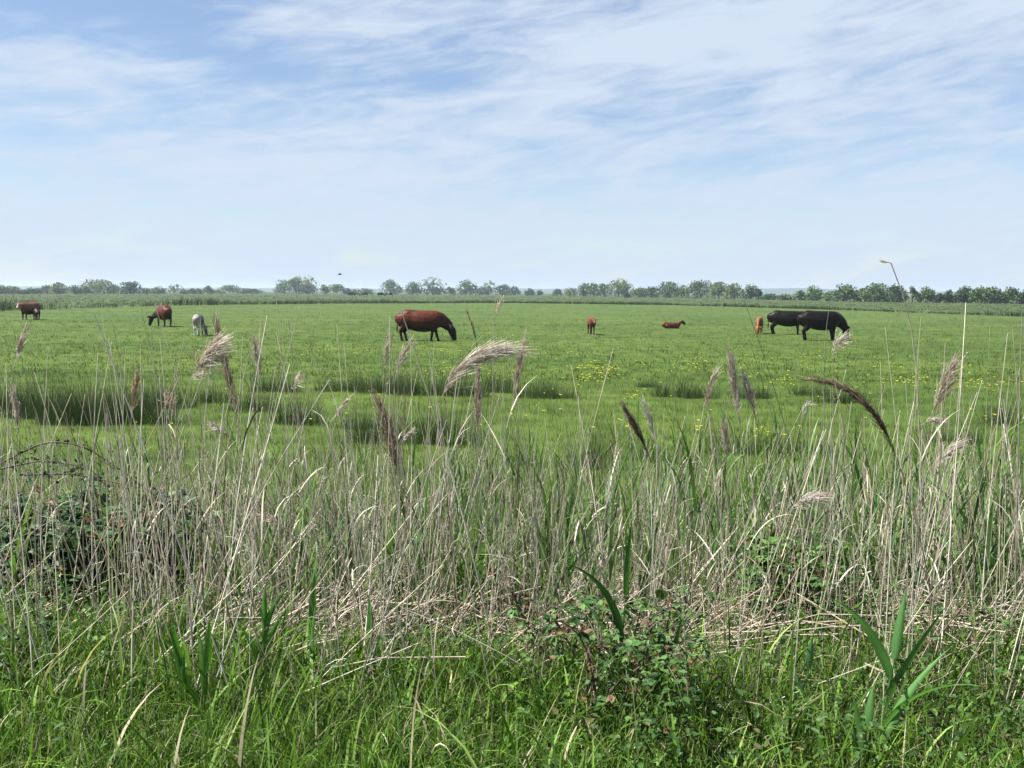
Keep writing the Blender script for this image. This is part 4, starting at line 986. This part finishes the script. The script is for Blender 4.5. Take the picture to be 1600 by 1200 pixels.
SH = [
 (290, 1120, 965, 3.7, 'broad upright green shoot left of its twin in the lower left grass', 4, .024, .12, -.1, (.06, .16, .03)),
 (318, 1140, 955, 3.65, 'narrow upright green shoot just right of the broad one in the lower left grass', 3, .018, .1, .08, (.07, .18, .03)),
 (412, 1070, 900, 4.0, 'upright green shoot in front of the straw, right of the lower left pair', 4, .02, .12, .03, (.065, .17, .035)),
 (484, 1070, 885, 4.0, 'tall double-leaf green shoot in front of the flattened straw', 4, .022, .12, .05, (.07, .17, .045)),
 (583, 1070, 920, 3.9, 'single lance-shaped green leaf shoot by the flattened straw', 2, .024, .08, -.03, (.055, .17, .03)),
 (968, 1080, 800, 4.0, 'tall dark green sword leaf standing in the middle right of the bed', 3, .022, .1, .04, (.045, .12, .035)),
 (1020, 1100, 930, 3.8, 'dark green shoot leaning right by the low bramble', 3, .016, .12, .3, (.045, .11, .035)),
 (1372, 1165, 905, 3.45, 'big pale green fan of reed leaves at the lower right', 6, .027, .35, .12, (.085, .19, .075)),
 (1343, 1200, 1060, 3.3, 'smaller green shoot at the foot of the big pale fan', 3, .02, .2, .1, (.075, .17, .06)),
 (1255, 1100, 980, 3.9, 'slim pale green blade left of the big pale fan', 2, .018, .1, .08, (.08, .19, .09)),
 (1210, 830, 735, 5.2, 'green leafy shoot left of the light green bramble top', 5, .018, .4, .3, (.07, .16, .06)),
 (1175, 850, 760, 5.4, 'green leafy shoot left of the light bramble, beside the upright plumes', 5, .018, .4, -.2, (.07, .16, .06)),
 (1320, 850, 725, 5.6, 'leafy shoot with leaves combed right above the light bramble', 5, .018, .45, .25, (.075, .17, .065)),
 (1375, 860, 740, 5.2, 'dark broad shoot below the bend of the dark arched plume', 4, .02, .15, 0, (.05, .12, .04)),
 (1510, 860, 690, 5.0, 'leafy shoot with long leaves swept right, left of the right edge', 6, .02, .5, .25, (.07, .16, .065)),
 (1550, 850, 665, 5.0, 'tall blue-green leafy shoot by the thin lone stalk at the right', 6, .022, .4, -.1, (.075, .17, .075)),
 (1580, 880, 690, 4.8, 'leafy green shoot against the thick stalk at the right edge', 6, .02, .4, .1, (.07, .16, .06)),
 (1470, 870, 730, 5.4, 'leafy green shoot beneath the pale low drooping plume', 5, .018, .4, .2, (.07, .15, .06)),
 (545, 860, 755, 5.0, 'dark green shoot leaning left behind the short broken stalk', 4, .016, .2, -.2, (.05, .12, .045)),
 (720, 840, 740, 5.4, 'green shoot right of the bushy brown plume', 4, .016, .25, .1, (.06, .14, .05)),
 (860, 870, 740, 5.2, 'leafy green shoot below the upright pale-brown plume', 5, .017, .4, .15, (.07, .16, .06)),
 (1005, 880, 765, 5.0, 'pale green broad-leaved shoot below the dark leaning plume', 4, .02, .25, .05, (.085, .19, .08)),
 (890, 900, 800, 4.8, 'green shoot with leaves arching left, left of the dark sword leaf', 4, .018, .5, -.3, (.08, .18, .07)),
 (1100, 880, 770, 5.2, 'mid green shoot below the small hooked plume', 4, .016, .3, .1, (.065, .15, .055)),
 (640, 880, 790, 4.8, 'short green shoot at the foot of the bushy brown plume', 4, .015, .3, .1, (.06, .15, .04)),
 (170, 780, 700, 5.6, 'green shoot behind the arching bramble cane', 4, .015, .3, -.1, (.06, .15, .04)),
]
for s in SH:
    s = list(s)
    if s[1] > 1000: s[3] = float(G(s[0], s[1], .5)[1])
    s[6] *= 1.45 if s[3] < 4.3 else 1.25; s[9] = (1.95*s[9][0], 1.9*s[9][1], 1.5*s[9][2]); shoot(*s)

# ------------------------------------------------------------------ verge grass (stuff)
def build_verge():
    B = Bag()
    for n, y0, y1, Lm, Wm, ns in [(80000, 2.5, 4.9, .13, .0042, 4), (4200, 2.5, 4.6, .25, .009, 6), (9000, 4.6, 9.6, .2, .0045, 3)]:
        y = y0+(y1-y0)*rng.random(n); x = (rng.random(n)*2-1)*(.68*y+1.0)
        lim = 4.1+.3*vnoise(x, y*.5, .7, 4)+.2*vnoise(x, y, .22, 14)+np.interp(x, [-3, -1.4, -.8, .5, 1.5, 3], [.75, .6, -.05, 0, 0, -.1])+rng.normal(0, .14, n)
        ok = ((y < lim) & (rng.random(n) < np.interp(x, [0, 1.2], [1, .6]))) | (rng.random(n) < .14) if y1 < 5 else rng.random(n) < .75
        x, y = x[ok], y[ok]; n = len(x)
        b = np.stack([x, y, terr(x, y)-.01], -1)
        clump = vnoise(x, y, .28, 6)
        L = Lm*np.exp(rng.normal(0, .32, n)+.25*clump); W = Wm*np.exp(rng.normal(0, .25, n))
        V, Q, t, _ = ribbons(b, rng.random(n)*6.28, L, W, np.abs(rng.normal(.15, .35, n)), np.abs(rng.normal(.85, .8, n)), nseg=ns)
        pr = np.array([.34, .30, .2, .09, .07])
        c = mixpick([(.115, .235, .026), (.18, .33, .042), (.065, .145, .022), (.27, .41, .10), (.62, .54, .36)], pr, n)*np.exp(rng.normal(0, .2, (n, 1)))
        B.add(V, Q, np.repeat(c*(1 if ns < 6 else 1.2), 2*(ns+1), 0))
    o = link('verge_grass', B.mesh('verge_grass', M_grass)); tag(o, 'lush long green grass along the bottom of the picture', kind='stuff')
build_verge()

def build_weeds():
    B = Bag(); n = 3800
    y = 2.8+2.6*rng.random(n); x = (rng.random(n)*2-1)*(.64*y+.6)
    w = np.clip(.45+.6*vnoise(x, y, .5, 12)+np.interp(x, [-3, -1.5, 0, .8, 3], [-.05, -.3, -.4, .25, .3]), 0, 1)
    ok = rng.random(n) < w; x, y = x[ok], y[ok]; n = len(x)
    z = terr(x, y)+rng.uniform(.03, .26, n)
    for j in range(4):
        a = rng.random(n)*6.28
        d = np.stack([np.cos(a), np.sin(a), rng.normal(.15, .35, n)], -1); d /= np.linalg.norm(d, axis=1, keepdims=True)
        nr = np.tile([0, 0, 1.], (n, 1))+rng.normal(0, .35, (n, 3))
        p = np.stack([x, y, z], -1)+rng.normal(0, .03, (n, 3))
        V, Q = leaflets(p, d, nr, rng.uniform(.018, .04, n), rng.uniform(.012, .024, n))
        c = mixpick([(.08, .18, .04), (.11, .21, .05), (.06, .13, .035), (.17, .15, .06)], [.4, .3, .22, .08], n)
        B.add(V, Q, np.repeat(c*np.exp(rng.normal(0, .2, (n, 1))), 6, 0))
    o = link('weeds', B.mesh('weeds', M_bram)); tag(o, 'small leafy weeds among grass and straw', kind='stuff')
build_weeds()

# ------------------------------------------------------------------ brambles
def bramble(D, xr, zr, label, nc, nleaf, cols, arcs=(), dry=.1, lsize=.042, depth=.45, group='brambles in the verge'):
    x0 = (xr[0]+xr[1])/2; zt = float(terr(x0, D))
    root = empty('bramble', (x0, D, zt)); tag(root, label, 'bramble', group)
    org = np.array([x0, D, zt]); W = (xr[1]-xr[0])/2
    pts = []
    for i in range(nc):
        a = rng.random()*6.28; ex = W*rng.uniform(.55, 1.05)*np.cos(a); ey = depth*np.sin(a)
        hz = (zr[1]-zt)*rng.uniform(.65, 1.05)
        p = smooth_path([[rng.normal(0, W*.35), rng.normal(0, .08), 0], [ex*.35, ey*.35, hz*.75], [ex*.75, ey*.75, hz], [ex, ey, hz*rng.uniform(.3, .8)]], 14)
        V, Q = tubes(p[None], np.linspace(.0042, .0018, 14)[None], 5)
        link('cane', make_mesh('cane', V, Q, mixpick([(.10, .06, .045), (.16, .11, .07), (.08, .10, .04)], [1, 1, 1], 1)[0], M_cane, True), root)
        pts.append(p[3:])
    for D2, path in arcs:
        p = smooth_path([P(a, b, D2)-org for a, b in path], 22)
        V, Q = tubes(p[None], np.linspace(.006, .0028, 22)[None], 5)
        link('cane', make_mesh('cane', V, Q, (.11, .065, .055), M_cane, True), root)
        m = 55; q = p[rng.integers(2, 20, m)]+rng.normal(0, .018, (m, 3))
        d = rng.normal(0, 1, (m, 3)); d /= np.linalg.norm(d, axis=1, keepdims=True)
        V, Q = leaflets(q, d, rng.normal(0, 1, (m, 3))+[0, 0, 1], rng.uniform(.015, .04, m), rng.uniform(.01, .024, m))
        link('foliage', make_mesh('foliage', V, Q, np.repeat(mixpick(list(cols)+[(.05, .035, .03)], np.ones(len(cols)+1), m), 6, 0), M_bram), root)
    pts = np.concatenate(pts)
    q = pts[rng.integers(0, len(pts), nleaf)]+rng.normal(0, 1, (nleaf, 3))*np.array([.07, .07, .055])
    q[:, 2] = np.maximum(q[:, 2], .03)
    B = Bag()
    a = rng.random(nleaf)*6.28
    tilt = rng.normal(-.1, .4, nleaf)
    nr = np.stack([rng.normal(0, .45, nleaf), rng.normal(-.25, .45, nleaf), np.ones(nleaf)], -1)
    c = mixpick(cols, np.ones(len(cols)), nleaf); dr = rng.random(nleaf) < dry; c[dr] = mixpick([(.20, .12, .06), (.26, .17, .08)], [1, 1], dr.sum())
    c = c*np.exp(rng.normal(0, .18, (nleaf, 1)))
    S = lsize*np.exp(rng.normal(0, .25, nleaf))
    for off in (-1.1, 0, 1.1):
        d = np.stack([np.cos(a+off)*np.cos(tilt), np.sin(a+off)*np.cos(tilt), np.sin(tilt)], -1)
        V, Q = leaflets(q, d, nr, S*(1.1 if off == 0 else .9), S*.7)
        B.add(V, Q, np.repeat(c, 6, 0))
    link('foliage', B.mesh('foliage', M_bram), root)
bramble(5.3, (-3.15, -1.72), (.1, .92), 'big dark green bramble bush with an arching brown cane', 18, 1700, [(.075, .15, .06), (.10, .20, .08), (.05, .105, .04), (.13, .235, .10)],
        arcs=[(5.0, [(-20, 735), (25, 712), (60, 693), (90, 689), (130, 696), (180, 728), (235, 770), (265, 790)]), (5.1, [(0, 733), (60, 720), (110, 725), (140, 735)]), (5.1, [(30, 742), (110, 740), (170, 752), (230, 764)])], lsize=.05)
bramble(4.9, (1.18, 1.82), (.1, .86), 'light green bramble rising right of the flattened straw', 12, 760, [(.14, .28, .06), (.12, .25, .055), (.18, .33, .08), (.08, .17, .045)],
        arcs=[(4.7, [(1160, 930), (1230, 918), (1300, 903), (1360, 905), (1425, 905)])], lsize=.034, dry=.08)
bramble(3.4, (-.02, .82), (.4, .93), 'low dark bramble with some brown leaves at the bottom of the verge', 16, 380, [(.08, .17, .045), (.11, .23, .06), (.055, .12, .04), (.16, .28, .075)],
        arcs=[(3.8, [(800, 925), (822, 975), (850, 1020), (890, 1055), (930, 1085)]), (3.75, [(868, 970), (895, 1015), (905, 1060), (918, 1140)])], lsize=.027, dry=.12, depth=.55)
bramble(4.5, (-.1, .35), (.2, .62), 'small bramble sprig with reddish leaves in the middle straw', 5, 90, [(.08, .14, .04), (.16, .09, .045), (.06, .11, .035)], lsize=.028, dry=.3)
bramble(3.5, (-2.3, -1.75), (.45, .68), 'small low bramble seedling hidden in the lower left grass', 5, 90, [(.06, .13, .035), (.085, .17, .05)], lsize=.028, dry=.1)

# ------------------------------------------------------------------ haze
def build_haze():
    x, y0, y1, z0, z1 = 2450, -60, 3230, -1.6, 16
    V = [(-x, y0, z0), (x, y0, z0), (x, y1, z0), (-x, y1, z0), (-x, y0, z1), (x, y0, z1), (x, y1, z1), (-x, y1, z1)]
    Q = [(0, 3, 2, 1), (4, 5, 6, 7), (0, 1, 5, 4), (1, 2, 6, 5), (2, 3, 7, 6), (3, 0, 4, 7)]
    m = bpy.data.materials.new('haze'); m.use_nodes = True; nt = m.node_tree; nt.nodes.clear()
    out = nt.nodes.new('ShaderNodeOutputMaterial'); pv = nt.nodes.new('ShaderNodeVolumePrincipled')
    pv.inputs['Color'].default_value = (.72, .87, 1, 1); pv.inputs['Density'].default_value = HAZE; pv.inputs['Anisotropy'].default_value = .2
    nt.links.new(pv.outputs[0], out.inputs['Volume'])
    me = bpy.data.meshes.new('haze'); me.from_pydata(V, [], Q); me.materials.append(m)
    tag(link('haze', me), 'thin pale blue haze over the marsh', kind='stuff')
HAZE = .00024
build_haze()

# ------------------------------------------------------------------ light
SUN_EL, SUN_AZ = R(56), R(-97)          # azimuth from +y (ahead) towards +x (right)
sd = Vector((math.sin(SUN_AZ)*math.cos(SUN_EL), math.cos(SUN_AZ)*math.cos(SUN_EL), math.sin(SUN_EL)))
ld = bpy.data.lights.new('sun', 'SUN'); ld.energy = 5.0; ld.angle = R(.5); ld.color = (1, .96, .90)
lo = bpy.data.objects.new('sun', ld); C.objects.link(lo); lo.rotation_euler = sd.to_track_quat('Z', 'Y').to_euler(); lo.location = (-20, 5, 30)

w = bpy.data.worlds.new('World'); sc.world = w; w.use_nodes = True
nt = w.node_tree; N = nt.nodes; L = nt.links; N.clear()
out = N.new('ShaderNodeOutputWorld'); bg = N.new('ShaderNodeBackground')
sky = N.new('ShaderNodeTexSky'); sky.sky_type = 'NISHITA'; sky.sun_disc = False; sky.sun_elevation = SUN_EL; sky.sun_rotation = SUN_AZ
sky.air_density = 1.0; sky.dust_density = .3; sky.ozone_density = 2.0
SKYS = .068
bg.inputs['Strength'].default_value = SKYS
def math_n(op, a, b=None, c=None):
    n = N.new('ShaderNodeMath'); n.operation = op
    for i, v in enumerate((a, b, c)):
        if v is None: continue
        if isinstance(v, (int, float)): n.inputs[i].default_value = v
        else: L.new(v, n.inputs[i])
    return n.outputs[0]
tc = N.new('ShaderNodeTexCoord'); sx_ = N.new('ShaderNodeSeparateXYZ'); L.new(tc.outputs['Generated'], sx_.inputs[0])
X, Y, Z = sx_.outputs
az = math_n('ARCTAN2', X, Y); el = math_n('ARCSINE', Z)
def uvnoise(su, sv, rot, scale, detail, rough, dist, seed):
    c, s = math.cos(rot), math.sin(rot)
    u = math_n('ADD', math_n('MULTIPLY', az, c), math_n('MULTIPLY', el, s)); v = math_n('SUBTRACT', math_n('MULTIPLY', el, c), math_n('MULTIPLY', az, s))
    cb = N.new('ShaderNodeCombineXYZ'); L.new(math_n('MULTIPLY', u, su), cb.inputs[0]); L.new(math_n('MULTIPLY', v, sv), cb.inputs[1]); cb.inputs[2].default_value = seed
    n = N.new('ShaderNodeTexNoise'); n.inputs['Scale'].default_value = scale; n.inputs['Detail'].default_value = detail; n.inputs['Roughness'].default_value = rough; n.inputs['Distortion'].default_value = dist
    L.new(cb.outputs[0], n.inputs['Vector']); return n.outputs['Fac']
n1 = uvnoise(2.2, 9, .05, 1.0, 7, .55, .5, 3.1)
n2 = uvnoise(6, 30, .10, 1.0, 8, .6, .8, 8.4)
n3 = uvnoise(14, 56, .17, 1.0, 6, .6, .6, 1.7)
cov = math_n('ADD', math_n('MULTIPLY', n1, .26), math_n('ADD', math_n('MULTIPLY', n2, .46), math_n('MULTIPLY', n3, .32)))
def gauss(u0, v0, su, sv, rot, amp):
    c, s = math.cos(rot), math.sin(rot)
    du = math_n('SUBTRACT', az, u0); dv = math_n('SUBTRACT', el, v0)
    a = math_n('MULTIPLY', math_n('ADD', math_n('MULTIPLY', du, c), math_n('MULTIPLY', dv, s)), 1/su); b = math_n('MULTIPLY', math_n('SUBTRACT', math_n('MULTIPLY', dv, c), math_n('MULTIPLY', du, s)), 1/sv)
    e = math_n('EXPONENT', math_n('MULTIPLY', math_n('ADD', math_n('MULTIPLY', a, a), math_n('MULTIPLY', b, b)), -1)); return math_n('MULTIPLY', e, amp)
terms = [gauss(-.47, .285, .20, .045, -.12, -.15), gauss(-.30, .235, .14, .02, -.25, -.10), gauss(-.06, .215, .08, .018, .1, -.13), gauss(.10, .222, .09, .012, -.12, -.09),
         gauss(-.15, .155, .14, .03, .15, -.05), gauss(.2, .25, .35, .05, .1, .10), gauss(-.28, .14, .25, .03, .05, .06), gauss(.1, .0, 3, .055, 0, .10), gauss(.1, .1, 3, .06, 0, -.01)]
for t_ in terms: cov = math_n('ADD', cov, t_)
mr = N.new('ShaderNodeMapRange'); mr.interpolation_type = 'SMOOTHSTEP'; mr.inputs[1].default_value = .36; mr.inputs[2].default_value = .64; mr.inputs[3].default_value = .12; mr.inputs[4].default_value = 1.0
L.new(cov, mr.inputs[0])
hi = N.new('ShaderNodeMapRange'); hi.interpolation_type = 'SMOOTHSTEP'; hi.inputs[1].default_value = .36; hi.inputs[2].default_value = .8; hi.inputs[3].default_value = 1; hi.inputs[4].default_value = .12
L.new(el, hi.inputs[0])
mx = N.new('ShaderNodeMix'); mx.data_type = 'RGBA'; mx.inputs[7].default_value = (3.45, 4.0, 4.75, 1)
L.new(math_n('MULTIPLY', mr.outputs[0], hi.outputs[0]), mx.inputs[0]); tn = N.new('ShaderNodeMix'); tn.data_type = 'RGBA'; tn.blend_type = 'MULTIPLY'; tn.inputs[0].default_value = 1; tn.inputs[7].default_value = (.70, .72, .76, 1)
L.new(sky.outputs[0], tn.inputs[6]); L.new(tn.outputs[2], mx.inputs[6]); L.new(mx.outputs[2], bg.inputs['Color']); L.new(bg.outputs[0], out.inputs[0])

# ------------------------------------------------------------------ render
vs = sc.view_settings
sc.display_settings.display_device = 'sRGB'
vs.view_transform = 'Standard'; vs.look = 'None'; vs.exposure = 1.5; vs.gamma = 1
cy = sc.cycles
cy.max_bounces = 6; cy.diffuse_bounces = 3; cy.glossy_bounces = 2; cy.transmission_bounces = 3; cy.volume_bounces = 0; cy.transparent_max_bounces = 4
cy.use_denoising = True; cy.denoiser = 'OPENIMAGEDENOISE'; cy.denoising_input_passes = 'RGB_ALBEDO_NORMAL'; cy.denoising_prefilter = 'ACCURATE'
cy.sample_clamp_indirect = 6
cy.caustics_reflective = False; cy.caustics_refractive = False
